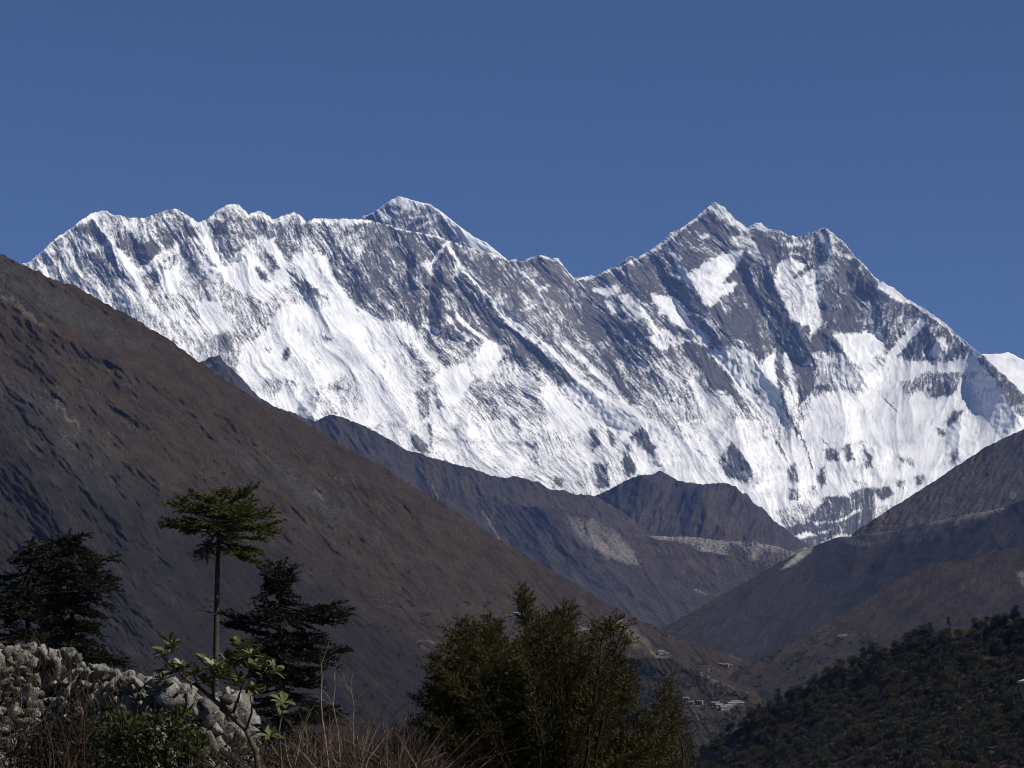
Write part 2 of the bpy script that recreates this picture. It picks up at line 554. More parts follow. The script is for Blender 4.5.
    ("N", .12, [(200, 280), (260, 310), (340, 400), (220, 390)]), ("N", .2, [(300, 210), (330, 250), (330, 340)]),
    ("N", .3, [(620, 20), (760, 90), (740, 160), (620, 110)]), ("N", .3, [(800, 60), (900, 240), (920, 320), (840, 230)]),
    ("N", .25, [(940, 320), (1010, 350), (1024, 500), (960, 440)]), ("N", .25, [(900, 50), (960, 100), (980, 180), (910, 120)]),
    # K
    ("K", .62, [(0, 280), (130, 420), (200, 640), (260, 768), (0, 768)]),
    ("K", .34, [(0, 0), (400, 0), (480, 200), (520, 290), (600, 410), (560, 440), (430, 370), (320, 250), (200, 130), (80, 80)]),
    ("K", .85, [(300, 170), (420, 270), (540, 390), (620, 450)], 36),
    ("K", .28, [(660, 0), (820, 0), (940, 190), (1024, 170), (1024, 540), (900, 500), (800, 350), (760, 560), (700, 440)]),
    ("K", .02, [(400, 0), (520, 0), (560, 120), (620, 300), (700, 460), (760, 550), (700, 540), (640, 440), (560, 320), (480, 180)]),  # left-facing wall in shadow, the shade painted as bare rock
    ("K", .08, [(560, 0), (660, 0), (740, 150), (700, 330), (640, 200), (560, 130)]),
    ("K", .95, [(740, 270), (850, 290), (850, 330), (780, 330)]), ("K", .9, [(800, 110), (850, 100), (940, 170), (920, 190)]),
    ("K", .08, [(790, 330), (860, 370), (960, 540), (900, 480)]),
    ("K", .92, [(130, 420), (240, 420), (380, 430), (520, 640), (460, 690), (330, 740), (200, 700)]),
    ("K", .12, [(0, 90), (80, 120), (200, 250), (300, 320), (370, 400), (240, 410), (180, 360), (60, 260), (0, 250)]),
    ("K", .58, [(760, 560), (900, 560), (1024, 600), (1024, 740), (900, 660)]),
    ("J", 1., [(720, 0), (790, 70), (870, 150), (1024, 240), (1024, 300), (960, 250), (850, 170), (760, 70)]),
    ("D", 1., [(-40, 400), (0, 430), (60, 480), (200, 600), (350, 700), (420, 768), (350, 768), (220, 650), (80, 560), (-40, 440)]),
    ("K", 1., [(0, 20), (60, 90), (220, 200), (380, 380), (520, 460), (760, 590), (900, 700), (1024, 768), (880, 768), (760, 640),
               (560, 560), (420, 430), (300, 330), (200, 240), (80, 110), (0, 60)]),
    # L
    ("L", .48, [(90, 400), (280, 340), (400, 460), (540, 620), (400, 620), (200, 640), (60, 600)]),
    ("L", .93, [(110, 10), (220, 50), (330, 130), (450, 260), (420, 290), (330, 200), (200, 140)]),
    ("L", .7, [(0, 60), (80, 170), (180, 190), (280, 260), (270, 300), (180, 280), (60, 170)]),
    ("L", .9, [(40, 240), (100, 230), (160, 310), (130, 310)]), ("L", .95, [(0, 400), (80, 420), (80, 450), (0, 440)]),
    ("L", .03, [(480, 30), (720, 30), (800, 350), (760, 390), (700, 260), (560, 240), (500, 130)]),
    ("L", .85, [(300, 480), (560, 680), (600, 768), (420, 768)]),
    ("L", .02, [(280, 260), (440, 300), (520, 380), (610, 560), (700, 720), (620, 680), (560, 590), (450, 560), (400, 450), (280, 350)]),  # shaded left flank of the long spur, painted dark as rock
    ("L", .95, [(560, 310), (680, 320), (760, 400), (820, 560), (740, 560), (660, 440)]),
    ("L", .97, [(480, 340), (620, 500), (720, 620), (850, 768)], 50),
    ("L", .9, [(790, 400), (870, 310), (880, 540), (890, 640), (860, 768), (800, 600)]),
    ("L", .2, [(860, 380), (920, 440), (960, 560), (920, 540), (880, 480)]),
    ("L", .05, [(920, 100), (1000, 200), (1024, 400), (1024, 500), (960, 380), (880, 330)]),
    ("L", .9, [(910, 350), (940, 340), (1010, 600), (1000, 640), (930, 450)]),
    # M
    ("M", .05, [(210, 0), (320, 40), (330, 210), (350, 250), (350, 430), (250, 560), (240, 380), (200, 220)]),
    ("M", .8, [(270, 290), (320, 240), (350, 290)]),
    ("M", .97, [(470, 95), (780, 85), (800, 190), (720, 240), (690, 330), (600, 270), (540, 200)]),
    ("M", .04, [(310, 130), (400, 20), (470, 120), (550, 220), (400, 200), (330, 210)]),
    ("M", .95, [(1024, 30), (860, 210), (850, 260)], 50),
    ("M", .75, [(340, 230), (540, 220), (600, 330), (740, 440), (560, 440), (420, 330)]),
    ("M", .15, [(340, 410), (440, 420), (440, 460), (380, 460)]),
    ("M", .99, [(330, 490), (460, 490), (500, 768), (290, 768)]),
    ("M", .45, [(890, 390), (1024, 420), (960, 510)]),
    ("M", .2, [(120, 350), (150, 560), (250, 720)], 24),
    # O
    ("O", .9, [(300, 0), (560, 0), (640, 140), (580, 230), (520, 280), (430, 150)]),
    ("O", .88, [(740, 230), (880, 260), (1024, 230), (1024, 560), (880, 560), (780, 480)]),
    ("O", .05, [(320, 180), (360, 180), (390, 280), (340, 320)]), ("O", .2, [(430, 190), (470, 220), (500, 290), (450, 290)]),
    ("O", .95, [(650, 140), (720, 240), (760, 330), (760, 430), (740, 300)]),
    ("O", .05, [(580, 240), (650, 165), (740, 300), (740, 360), (680, 360), (620, 260)]),
    ("O", .1, [(520, 400), (570, 280), (620, 460), (560, 490)]), ("O", .12, [(340, 400), (440, 400), (440, 560), (380, 560)]),
    ("O", .3, [(80, 500), (150, 490), (150, 540), (80, 560)]), ("O", .95, [(270, 340), (330, 330), (410, 400), (330, 390)]),
    ("O", .97, [(590, 290), (640, 300), (740, 370), (750, 440), (690, 480), (640, 460)]),
    # P
    ("P", .12, [(120, 260), (200, 150), (250, 200), (350, 350), (300, 400), (180, 370)]),
    ("P", .3, [(560, 300), (610, 280), (630, 390), (580, 380)]), ("P", .22, [(580, 440), (620, 440), (620, 510), (580, 500)]),
    ("P", .12, [(800, 190), (860, 170), (890, 250), (810, 270)]), ("P", .08, [(910, 180), (960, 160), (990, 260), (940, 270)]),
    ("P", .2, [(760, 350), (800, 290), (810, 400), (770, 440)]), ("P", .35, [(700, 420), (740, 430), (740, 490)]),
    ("P", .4, [(480, 100), (560, 270)], 10), ("P", .3, [(620, 20), (700, 230), (720, 310)], 10),
    ("P", .5, [(480, 580), (700, 520), (720, 640), (560, 690)]),
    ("P", .1, [(720, 600), (800, 490), (940, 490), (1024, 440), (1124, 440), (1124, 740), (860, 740), (730, 820), (540, 800), (560, 690), (700, 640)]),
    ("P", 1., [(610, 740), (680, 710), (740, 740), (640, 768)]), ("P", .9, [(760, 720), (830, 700), (820, 730)]),
    ("P", .55, [(740, 660), (900, 640), (1024, 580)], 20),
    # Q
    ("Q", .2, [(520, 270), (570, 190), (630, 200), (600, 260), (540, 300)]), ("Q", .1, [(460, 310), (500, 310), (530, 360), (480, 350)]),
    ("Q", .35, [(540, 480), (600, 430), (620, 500), (570, 550)]), ("Q", .35, [(200, 480), (330, 510), (330, 560), (250, 530)]),
    ("Q", .22, [(330, 620), (390, 590), (390, 660), (330, 690)]), ("Q", .2, [(200, 630), (260, 650), (250, 690), (210, 680)]),
    ("Q", .08, [(60, 700), (160, 670), (190, 720), (120, 768)]), ("Q", .2, [(0, 420), (50, 480), (60, 560), (0, 570)]),
    ("Q", .2, [(850, 0), (940, 10), (1100, 110), (1100, 240), (960, 190)]),
]
# paler, browner stone showing through a thin veil: (tile, amount, outline)
STONE = [
    ("B", .9, [(-500, 600), (140, 560), (230, 560), (420, 640), (560, 700), (620, 640), (760, 610), (960, 690), (1000, 768), (-400, 768)]),
    ("H", .8, [(300, 0), (1024, 0), (1024, 500), (600, 500)]), ("F", .75, [(330, 320), (590, 350), (590, 420), (330, 400)]),
    ("D", .65, [(100, 250), (420, 260), (480, 600), (200, 560)]), ("D", .75, [(560, 230), (900, 160), (1024, 260), (760, 300)]),
    ("D", .7, [(280, 130), (400, 180), (440, 250), (330, 260)]), ("I", .9, [(700, 0), (1024, 100), (960, 200), (800, 130)]),
    ("J", .6, [(200, 230), (640, 300), (520, 420), (400, 400)]), ("L", .55, [(90, 380), (300, 340), (560, 680), (0, 768)]),
    ("K", .6, [(700, 340), (1024, 200), (1024, 700), (760, 560)]), ("P", .6, [(460, 260), (640, 260), (760, 640), (480, 640)]),
    ("N", .7, [(0, 0), (540, 0), (700, 560), (0, 300)]),
]
# spurs, traced from their top down: (tile, line, height in metres, width of the shaded flank, width of the sunny flank)
RIBS = [
    ("C", [(690, 350), (760, 490), (870, 610), (960, 690), (1110, 810), (1280, 960), (1480, 1180), (1700, 1350), (2040, 1530), (2200, 1620)], 190, 22, 60),
    ("D", [(870, 300), (900, 460), (960, 620), (980, 800), (1060, 940), (1130, 1060)], 210, 42, 34),
    ("E", [(170, 320), (300, 490), (390, 660), (460, 780), (540, 860), (680, 1000), (800, 1160), (920, 1290), (1080, 1470)], 200, 26, 40),
    ("E", [(690, 240), (800, 430), (880, 600), (960, 760), (1000, 840), (1080, 1000), (1090, 1100)], 175, 28, 44),
    ("M", [(400, 20), (470, 120), (550, 220), (620, 330), (730, 440)], 150, 22, 40),
    ("P", [(110, 30), (200, 130), (260, 200), (360, 350), (400, 440)], 140, 22, 40),
    ("O", [(650, 160), (720, 260), (760, 340), (760, 430)], 90, 14, 26),
    ("C", [(650, 430), (660, 600), (650, 768), (640, 960)], 150, 12, 40),
    ("C", [(480, 380), (490, 520), (500, 640)], 90, 9, 22),
    ("I", [(520, 560), (490, 680), (470, 790)], 120, 18, 26),
    ("A", [(480, 150), (600, 320), (690, 470), (760, 600), (860, 768), (960, 960)], 110, 26, 22),
    ("A", [(770, 170), (800, 330), (830, 430), (780, 500)], 80, 16, 24),
    ("B", [(20, 110), (120, 250), (170, 380), (240, 470)], 100, 22, 16),
    ("B", [(320, 60), (300, 200), (330, 330), (380, 420)], 110, 24, 30),
    ("B", [(735, 110), (780, 260), (900, 420), (1010, 620)], 90, 26, 20),
    ("J", [(480, 80), (560, 200), (640, 300)], 70, 10, 18),
    ("J", [(780, 150), (860, 300), (960, 460), (1060, 640)], 110, 16, 34),
    ("O", [(480, 200), (570, 300), (620, 470)], 90, 16, 20), ("O", [(380, 180), (400, 300), (440, 420), (440, 560)], 90, 18, 24),
    ("P", [(600, 270), (640, 400), (640, 520)], 80, 14, 18), ("P", [(970, 150), (1000, 280), (1010, 420)], 90, 20, 24),
    ("F", [(300, 60), (340, 210), (280, 470), (260, 600)], 90, 14, 30), ("F", [(470, 220), (600, 420), (680, 600), (690, 760)], 100, 30, 26),
    ("G", [(370, 130), (470, 260), (520, 330)], 70, 14, 14), ("G", [(740, 350), (860, 520), (940, 700), (1024, 820)], 120, 26, 20),
    ("Q", [(630, 190), (610, 330), (610, 430), (600, 560)], 80, 14, 20), ("Q", [(60, 420), (70, 560), (180, 720)], 80, 14, 18),
    ("N", [(330, 200), (340, 400)], 60, 10, 12), ("N", [(620, 20), (560, 180), (560, 360)], 60, 12, 16),
    ("L", [(860, 300), (880, 500), (960, 640), (1060, 800)], 80, 12, 16),
]

snow_m, nt, bs = new_mat("snow_and_rock")
sr, sg, sb, _ = attr_rgb(nt)
nA = noise_tex(nt, 0.012, 5)
rock = mixc(nt, sg, (0.042, 0.042, 0.041), (0.17, 0.150, 0.128))
rock = mixc(nt, ramp(nt, nA, 0.35, 0.7), rock, (0.072, 0.068, 0.062))
snowc = mixc(nt, sb, (0.88, 0.87, 0.855), (0.52, 0.535, 0.56))
nt.links.new(mixc(nt, sr, rock, snowc), bs.inputs["Base Color"])


def wall_relief(land, m, ribs, shear_pts, amp=1.0, seed=5):
    P, Q = land.P, land.Q
    sh = np.interp(P, [p[0] for p in shear_pts], [p[1] for p in shear_pts])
    u = P - sh * (Q - 380)
    u = u + 7 * noise(P / 40, Q / 40, seed)
    r1 = ridged(u / 62, Q / 170, seed + 1, 2) * 130
    r2 = ridged(u / 19, Q / 55, seed + 2, 2) * 55
    r3 = ridged(u / 6.0, Q / 17, seed + 3, 2) * 19
    r4 = noise(u / 2.2, Q / 5.0, seed + 4) * 9
    rough = (0.20 + 0.55 * (1 - m)) * (1 - .55 * sstep(835, 880, P) * sstep(370, 410, Q))
    rib = np.zeros_like(P)
    wp, wq = WP, WQ
    for t, pts, h, a, b in ribs:
        add_rib(rib, wp, wq, T(t, pts), h, a, b)
    rel = amp * (r1 * 0.6 + (r2 + r3 + r4) * rough) + rib
    return rel, u, r2 / 55, r3 / 21


def snow_cover(land, m, u, k2, k3, seed=50):
    P, Q = land.P, land.Q
    n1 = fbm(u / 11, Q / 26, seed, 3, 0.6)
    n2 = fbm(u / 2.5, Q / 6.5, seed + 1, 3, 0.7)
    uu = u + 2.5 * noise(P / 8, Q / 8, seed + 7)
    lines = np.clip(ridged(uu / 6.5, Q / 34, seed + 3, 2, .6) - .52, 0, 1)        # snow lodged in runnels
    ledge = np.clip(ridged(P / 22 + Q / 30, (Q + .35 * P) / 5.0, seed + 4, 2, .6) - .45, 0, 1)
    crack = np.clip(ridged(uu / 5.2 + 9, Q / 26, seed + 5, 2, .6) - .42, 0, 1)   # rock showing between flutes
    calm = 1 - .35 * sstep(835, 880, P) * sstep(370, 410, Q)
    n3 = noise(P / 1.7 + Q / 3.0, Q / 1.5 - P / 4.0, seed + 2)
    mid = 1 - (2 * np.clip(m, 0, 1) - 1) ** 2
    veil = m + .07 * mid + calm * (.52 + .48 * mid) * (0.34 * n1 + 0.62 * n2 + 0.30 * n3 - 0.07 * k2 - 0.10 * k3) \
        - .50 * calm * crack * mid + (.74 * lines + .40 * ledge) * sstep(.8, .25, m) * (.35 + .65 * sstep(-.2, .4, n1))
    flute = 1.1 * crack + .55 * np.clip(ridged(uu / 3.4, Q / 30, seed + 6, 2) - .35, 0, 1)
    return np.clip((veil - .22) / .56, 0, 1), flute


SHEAR = [(0, .5), (200, .5), (400, .62), (550, .85), (660, .7), (760, .45), (840, .25), (930, -.15), (1100, -.3)]
CREST_WALL = [(-140, 352, 19000), (-20, 290, 19200), (22, 264, 19500), (29.4, 262, 19500), (43.4, 249.7, 19500), (57.5, 237, 19500), (73, 227, 19600),
              (84, 217.7, 19600), (93.4, 212, 19700), (106, 210.6, 19700), (112, 215, 19700), (118.4, 214.5, 19700), (129.4, 218.4, 19700),
              (137, 217.7, 19700), (143.4, 218.4, 19800), (152.8, 215.3, 19800), (163.8, 210.6, 19800), (176, 209, 19800), (180, 210, 19800),
              (188, 215, 19800), (198.8, 222.3, 19900), (208, 218.4, 19900), (216, 211.4, 19900), (227, 204.4, 19900), (238, 203.6, 20000),
              (242.5, 208.3, 20000), (248.8, 214.5, 20000), (258, 210.6, 20000), (266, 214.5, 20000), (273.8, 220, 20000), (281.6, 216, 20100),
              (295, 212, 20100), (298.8, 215.3, 20100), (306.6, 221.6, 20100), (312.8, 218.4, 20100), (320.6, 218.4, 20200), (336, 219.2, 20200),
              (352.5, 219.5, 20200), (366, 219.5, 20200), (375, 222, 20300), (387, 224, 20300), (409, 231, 20300), (421, 233, 20400),
              (434, 234.5, 20400), (447, 240, 20400), (460, 245, 20500), (480, 250.5, 20500), (500, 256.2, 20600),
              (508.6, 261, 20600), (515.6, 258.8, 20600), (523.4, 261.9, 20700), (531, 257, 20700), (542, 254.8, 20700), (551.6, 258.8, 20700),
              (558.6, 258.8, 20700), (564, 266.6, 20700), (573.4, 277.5, 20700), (581, 276.7, 20700), (593.8, 276, 20700), (603, 272, 20700),
              (615.6, 266.6, 20700), (629.7, 256.4, 20800), (636, 258, 20800), (643.8, 254, 20800), (660, 243.4, 20900), (669.7, 233.3, 20900),
              (679, 229.4, 21000), (694.7, 218.4, 21000), (705.6, 209, 21000), (714, 201.3, 21000), (724.4, 206.7, 21000), (733.8, 217.7, 21000),
              (747.8, 227.8, 21000), (755.6, 222.3, 20900), (760, 222.3, 20900), (768, 230, 20900), (777.5, 229.4, 20800), (788.4, 235.6, 20800),
              (800, 237, 20700), (812.8, 231.7, 20700), (825, 227.8, 20600), (831.6, 232.5, 20600), (844, 242, 20500), (853.4, 254.4, 20400),
              (864.4, 265.3, 20300), (875.3, 277.8, 20200), (878.4, 280, 20200), (892.5, 287, 20000), (908, 299.7, 19800), (926.5, 310, 19600),
              (945, 323.4, 19400), (961, 337.5, 19100), (973.4, 348.4, 18900), (984, 356, 18700), (997, 368, 18500), (1010, 380, 18300),
              (1024, 393, 18100), (1060, 425, 17800), (1160, 500, 17000)]
FOOT_WALL = [(-140, 560, 16400), (300, 560, 16400), (600, 560, 15900), (800, 565, 15800), (1160, 565, 15200)]

wall = Land(CREST_WALL, FOOT_WALL, -130, 1150, 0.66, 530, prof=0.5, jag=0.9, jag_scale=3.2, seed=3)
P, Q = wall.P, wall.Q
WP = P + 1.5 * noise(P / 5, Q / 5, 31) + 1.0 * noise(P / 22, Q / 22, 33)
WQ = Q + 1.5 * noise(P / 5, Q / 5, 32) + 1.0 * noise(P / 22, Q / 22, 34)
m = np.full(P.shape, 0.62)
for e in COVER:
    if len(e) == 3:
        paint_poly(m, WP, WQ, e[1] if e[1] > .12 else .05 + e[1] * .6, T(e[0], e[2]), 2.4)
    else:
        paint_line(m, WP, WQ, e[1], T(e[0], e[2]), e[3] / 6.4, 1.4)
tone = np.full(P.shape, 0.22)
for e in STONE:
    paint_poly(tone, WP, WQ, e[1], T(e[0], e[2]), 8)
# the crest carries a thin corniced line of snow
edge = np.clip(1 - (Q - wall.C[None, :]) / 2.6, 0, 1)
m = np.maximum(m, edge * (0.62 + 0.35 * noise(P / 9, 0 * P, 91)) * np.where((P > 368) & (P < 505), .62, 1.0))
rel, u, k2, k3 = wall_relief(wall, m, RIBS, SHEAR)
snow, flute = snow_cover(wall, m, u, k2, k3)
tone = np.clip(tone + 0.35 * fbm(u / 14, Q / 10, 61, 3), 0, 1)
ice = np.clip(0.03 + 0.6 * fbm(P / 30, Q / 14, 71, 3) + flute * np.clip(.7 + 1.2 * fbm(P / 26, Q / 26, 72, 2), 0, 1.3), 0, 1)
wall.D = wall.D - rel
wall.build("mountain", snow_m, (snow, tone, ice), back=2200, back_drop=1.1)

# the high pyramid behind the long wall
CREST_PYR = [(330, 240, 23300), (352, 224, 23200), (363.4, 215.5, 23200), (365.8, 216, 23100), (374.4, 212, 23100), (382, 205.6, 23100), (391.6, 199.4, 23100),
             (398.6, 196.3, 23100), (410, 199.4, 23000), (419.7, 202.5, 23000), (430, 204, 23000), (437, 208.8, 22900), (449.4, 218, 22800),
             (462, 228.3, 22700), (474.4, 237, 22600), (487, 243, 22500), (500, 254, 22400), (509, 261.5, 22300), (540, 290, 22200)]
pyr = Land(CREST_PYR, [(330, 300, 22000), (540, 330, 21600)], 332, 538, 0.7, 120, prof=0.6, jag=0.5, jag_scale=3.0, seed=8)
P, Q = pyr.P, pyr.Q
WP = P + 1.5 * noise(P / 6, Q / 6, 131)
WQ = Q + 1.5 * noise(P / 6, Q / 6, 132)
m = np.full(P.shape, 0.36)
for v, pts in ((.75, [(270, 100), (375, 30), (520, 80), (500, 130), (400, 130), (380, 100)]), (.9, [(330, 120), (400, 140), (390, 160), (330, 150)]),
               (.85, [(540, 150), (640, 145), (560, 180)]), (.2, [(380, 150), (540, 150), (620, 190), (500, 230), (440, 240)]),
               (.14, [(560, 230), (700, 200), (760, 290), (690, 300)]), (.3, [(150, 165), (270, 110), (300, 200), (220, 220)]),
               (.93, [(570, 80), (640, 120), (780, 240), (900, 320), (1024, 400), (1060, 440), (1024, 470), (900, 410), (780, 330), (700, 220)])):
    paint_poly(m, WP, WQ, v, T("C", pts), 2.4)
for v, pts, w in ((.8, [(500, 240), (640, 170)], 12), (.9, [(240, 120), (300, 180)], 14), (.55, [(400, 185), (560, 165)], 8),
                  (.5, [(330, 180), (460, 210), (540, 200)], 8)):
    paint_line(m, WP, WQ, v, T("C", pts), w / 6.4, 1.2)
edge = np.clip(1 - (Q - pyr.C[None, :]) / 3.0, 0, 1)
m = np.maximum(m, edge * 0.95)
rel, u, k2, k3 = wall_relief(pyr, m, [("C", [(575, 90), (660, 170), (780, 260), (900, 340), (1020, 430)], 60, 18, 10),
                                      ("C", [(375, 40), (390, 160), (440, 250)], 80, 22, 26)], SHEAR, 0.8, 25)
snow, flute = snow_cover(pyr, m, u, k2, k3, 150)
tone = np.clip(0.45 + 0.5 * noise(P / 60, Q / 4.0, 161) + 0.3 * fbm(P / 9, Q / 5, 162, 2), 0, 1)
pyr.D = pyr.D - rel
pyr.build("mountain", snow_m, (snow, tone, 0 * P + .1), back=2500, back_drop=1.2)

# smooth snow dome behind the right shoulder
dome = Land([(940, 380, 21500), (975, 356, 21500), (984, 353.6, 21500), (990, 354.2, 21500), (1000, 354, 21500), (1007.8, 352, 21500), (1016, 356, 21400),
             (1024, 360, 21400), (1060, 372, 21300), (1160, 400, 21200)], [(940, 460, 20300), (1160, 480, 19800)], 942, 1150, 1.0, 70,
            prof=0.8, jag=0.3, jag_scale=8, seed=12)
P, Q = dome.P, dome.Q
dome.D = dome.D - 40 * fbm(P / 30, Q / 14, 171, 3) - 5 * noise(P / 6, Q / 3, 172)
dome.build("mountain", snow_m, (0 * P + 1.0, 0 * P + .3, np.clip(.1 + .5 * fbm(P / 20, Q / 8, 173, 2), 0, 1)), back=2500)
# ------------------------------------------------------------------ brown hills and the valley
def hill_mat(name, grass, red, rockc, scree, spot=0.02):
    mt, nt, b = new_mat(name)
    r, g, bb, sc_a = attr_rgb(nt)
    n1 = noise_tex(nt, spot, 6, rough=0.65)
    n2 = noise_tex(nt, spot * 6, 3)
    n3 = noise_tex(nt, spot * 15, 4, rough=.7)
    c = mixc(nt, bb, grass, red)
    dark = tuple(v * 0.55 for v in grass)
    c = mixc(nt, ramp(nt, n1, 0.48, 0.68), c, dark)
    lite = tuple(v * 1.7 for v in grass)
    c = mixc(nt, ramp(nt, n2, 0.60, 0.80), c, lite)
    rk = mixc(nt, ramp(nt, n2, 0.4, 0.65), rockc, tuple(v * 1.7 for v in rockc))
    c = mixc(nt, g, c, rk)
    sc = mixc(nt, ramp(nt, n1, 0.42, 0.62), scree, tuple(v * 0.62 for v in scree))
    c = mixc(nt, r, c, sc)
    c = mixc(nt, sc_a, tuple(v * .30 for v in grass), c)
    # fine mottling of tufts, stones and low shrubs
    hs = nt.nodes.new("ShaderNodeMix")
    hs.data_type = 'RGBA'
    hs.blend_type = 'MULTIPLY'
    hs.inputs[0].default_value = 1.0
    mr = nt.nodes.new("ShaderNodeMapRange")
    for i_, v_ in ((1, .34), (2, .66), (3, .45), (4, 1.6)):
        mr.inputs[i_].default_value = v_
    nt.links.new(n3, mr.inputs[0])
    nt.links.new(c, hs.inputs[6])
    nt.links.new(mr.outputs[0], hs.inputs[7])
    nt.links.new(hs.outputs[2], b.inputs["Base Color"])
    return mt


far_m = hill_mat("far_hillside", (0.033, 0.026, 0.018), (0.052, 0.033, 0.021), (0.026, 0.024, 0.022), (0.19, 0.172, 0.147), 0.006)
near_m = hill_mat("dry_hillside", (0.0275, 0.0195, 0.0105), (0.032, 0.0198, 0.0105), (0.025, 0.022, 0.0185), (0.17, 0.14, 0.105), 0.02)
dark_m = hill_mat("shrubby_hillside", (0.0165, 0.0125, 0.009), (0.022, 0.014, 0.010), (0.0165, 0.015, 0.014), (0.20, 0.185, 0.16), 0.014)


def rot_uv(P, Q, deg):
    a = R(deg)
    return P * math.cos(a) + Q * math.sin(a), -P * math.sin(a) + Q * math.cos(a)


def relief(land, deg, seed, big=(70, 22, 60), mid=(26, 8, 26), fine=(8, 2.6, 8), tiny=(2.4, 1.4, 2.0)):
    al, ac = rot_uv(land.P, land.Q, deg)
    ac = ac + 3 * noise(al / 40, ac / 40, seed + 8)
    s = 0.32 * big[2] * ridged(al / big[0], ac / big[1], seed, 2) + 0.20 * mid[2] * ridged(al / mid[0], ac / mid[1], seed + 1, 2) \
        + 0.7 * fine[2] * noise(al / fine[0], ac / fine[1], seed + 2) + tiny[2] * noise(al / tiny[0], ac / tiny[1], seed + 3)
    return s, al, ac


def covers(land, seed, al, ac, rock=0.0, red=0.5):
    r = np.zeros_like(land.P)
    g = sstep(0.30, 0.62, 0.6 * fbm(al / 34, ac / 9, seed, 4, 0.6) + rock)
    b = np.clip(red + 0.9 * fbm(al / 60, ac / 26, seed + 5, 3), 0, 1)
    h = np.clip(1.0 - sstep(.12, .5, .8 * noise(land.P / 2.3, land.Q / 1.6, seed + 61) + .9 * fbm(al / 22, ac / 10, seed + 62, 3)), 0, 1)
    r = r + .10 * sstep(.45, .7, noise(land.P / 2.6, land.Q / 1.7, seed + 63) + .5 * fbm(al / 30, ac / 12, seed + 64, 3))
    return r, g, b, h


# --- blue ridge running down from the left behind the big slope
L1 = Land([(150, 400, 12600), (200, 362.5, 12600), (209, 358, 12600), (213, 356.5, 12600), (220, 354.7, 12600), (226.6, 365.6, 12500), (234, 370, 12500),
           (247, 384, 12500), (260, 398, 12500), (272, 406, 12400), (293, 412.5, 12400), (305.6, 419, 12300), (315, 421, 12300), (321, 418, 12300),
           (330, 415.4, 12300), (338, 415.8, 12300), (349, 419.5, 12300), (375, 431, 12200), (411, 451.7, 12100), (431.6, 457, 12100),
           (463, 465.8, 12000), (480, 471, 12000), (495.6, 476.7, 12000), (506.6, 477.5, 12000), (514, 476, 12000), (540, 482.5, 12100),
           (549, 489, 12200), (563, 490, 12200), (574, 494, 12200), (594.7, 495.5, 12300), (620, 510, 12300), (700, 570, 12300)],
          [(150, 560, 9000), (400, 640, 8600), (700, 660, 8600)], 150, 690, 1.0, 190, 0.6, jag=1.1, jag_scale=6, seed=21)
s, al, ac = relief(L1, 62, 200, (80, 26, 190), (26, 9, 75), (9, 3.4, 22), (3, 2, 5))
r, g, b, h = covers(L1, 210, al, ac, 0.26, 0.25)
wp = L1.P + 2 * noise(L1.P / 6, L1.Q / 6, 215)
for v, pts, w in ((.7, [(432, 485), (438, 500)], 1.5), (.6, [(483, 512), (500, 540)], 2.0), (.7, [(520, 552), (530, 562)], 2), (.5, [(525, 530), (533, 534)], 4),
                  (.6, [(209, 366), (217, 362)], 2.2)):
    paint_line(r, wp, L1.Q, v, pts, w, 1.2)
L1.D = L1.D - s
L1.build("hill", far_m, (r, g, b, h), back=1800)

# --- dark hill across the middle, in front of the wall's foot
L2 = Land([(540, 510, 13800), (580, 500, 13800), (594.7, 495.5, 13800), (609, 489, 13700), (633.8, 476.6, 13600), (652.5, 475, 13600), (660, 470.5, 13600), (671, 476.6, 13500),
           (680.6, 481, 13500), (700, 484.5, 13500), (728, 483, 13500), (736, 486.4, 13500), (742, 494, 13500), (747, 494, 13500), (754.7, 504.4, 13500),
           (762.5, 507.5, 13500), (773.4, 520, 13500), (784.4, 528, 13500), (793.75, 536.4, 13500), (815, 548, 13500), (860, 570, 13400)],
          [(540, 590, 11900), (860, 600, 11900)], 545, 850, 0.9, 120, 0.6, jag=1.0, jag_scale=5, seed=22)
s, al, ac = relief(L2, 110, 220, (60, 24, 170), (22, 8, 70), (8, 3.4, 20), (3, 2, 5))
rib = np.zeros_like(L2.P)
add_rib(rib, L2.P, L2.Q, [(736, 486), (755, 515), (790, 548)], 160, 30, 20)
add_rib(rib, L2.P, L2.Q, [(700, 484), (704, 510), (735, 545)], 200, 34, 46)
add_rib(rib, L2.P, L2.Q, [(655, 474), (640, 500), (610, 520)], 160, 40, 50)
r, g, b, h = covers(L2, 230, al, ac, 0.2, 0.2)
paint_poly(b, L2.P, L2.Q, .95, [(695, 490), (712, 492), (745, 530), (780, 548), (720, 548)], 8)
paint_poly(g, L2.P, L2.Q, .1, [(695, 490), (712, 492), (745, 530), (780, 548), (720, 548)], 8)
L2.D = L2.D - s - rib
L2.build("hill", far_m, (r, g, b, h), back=1800)

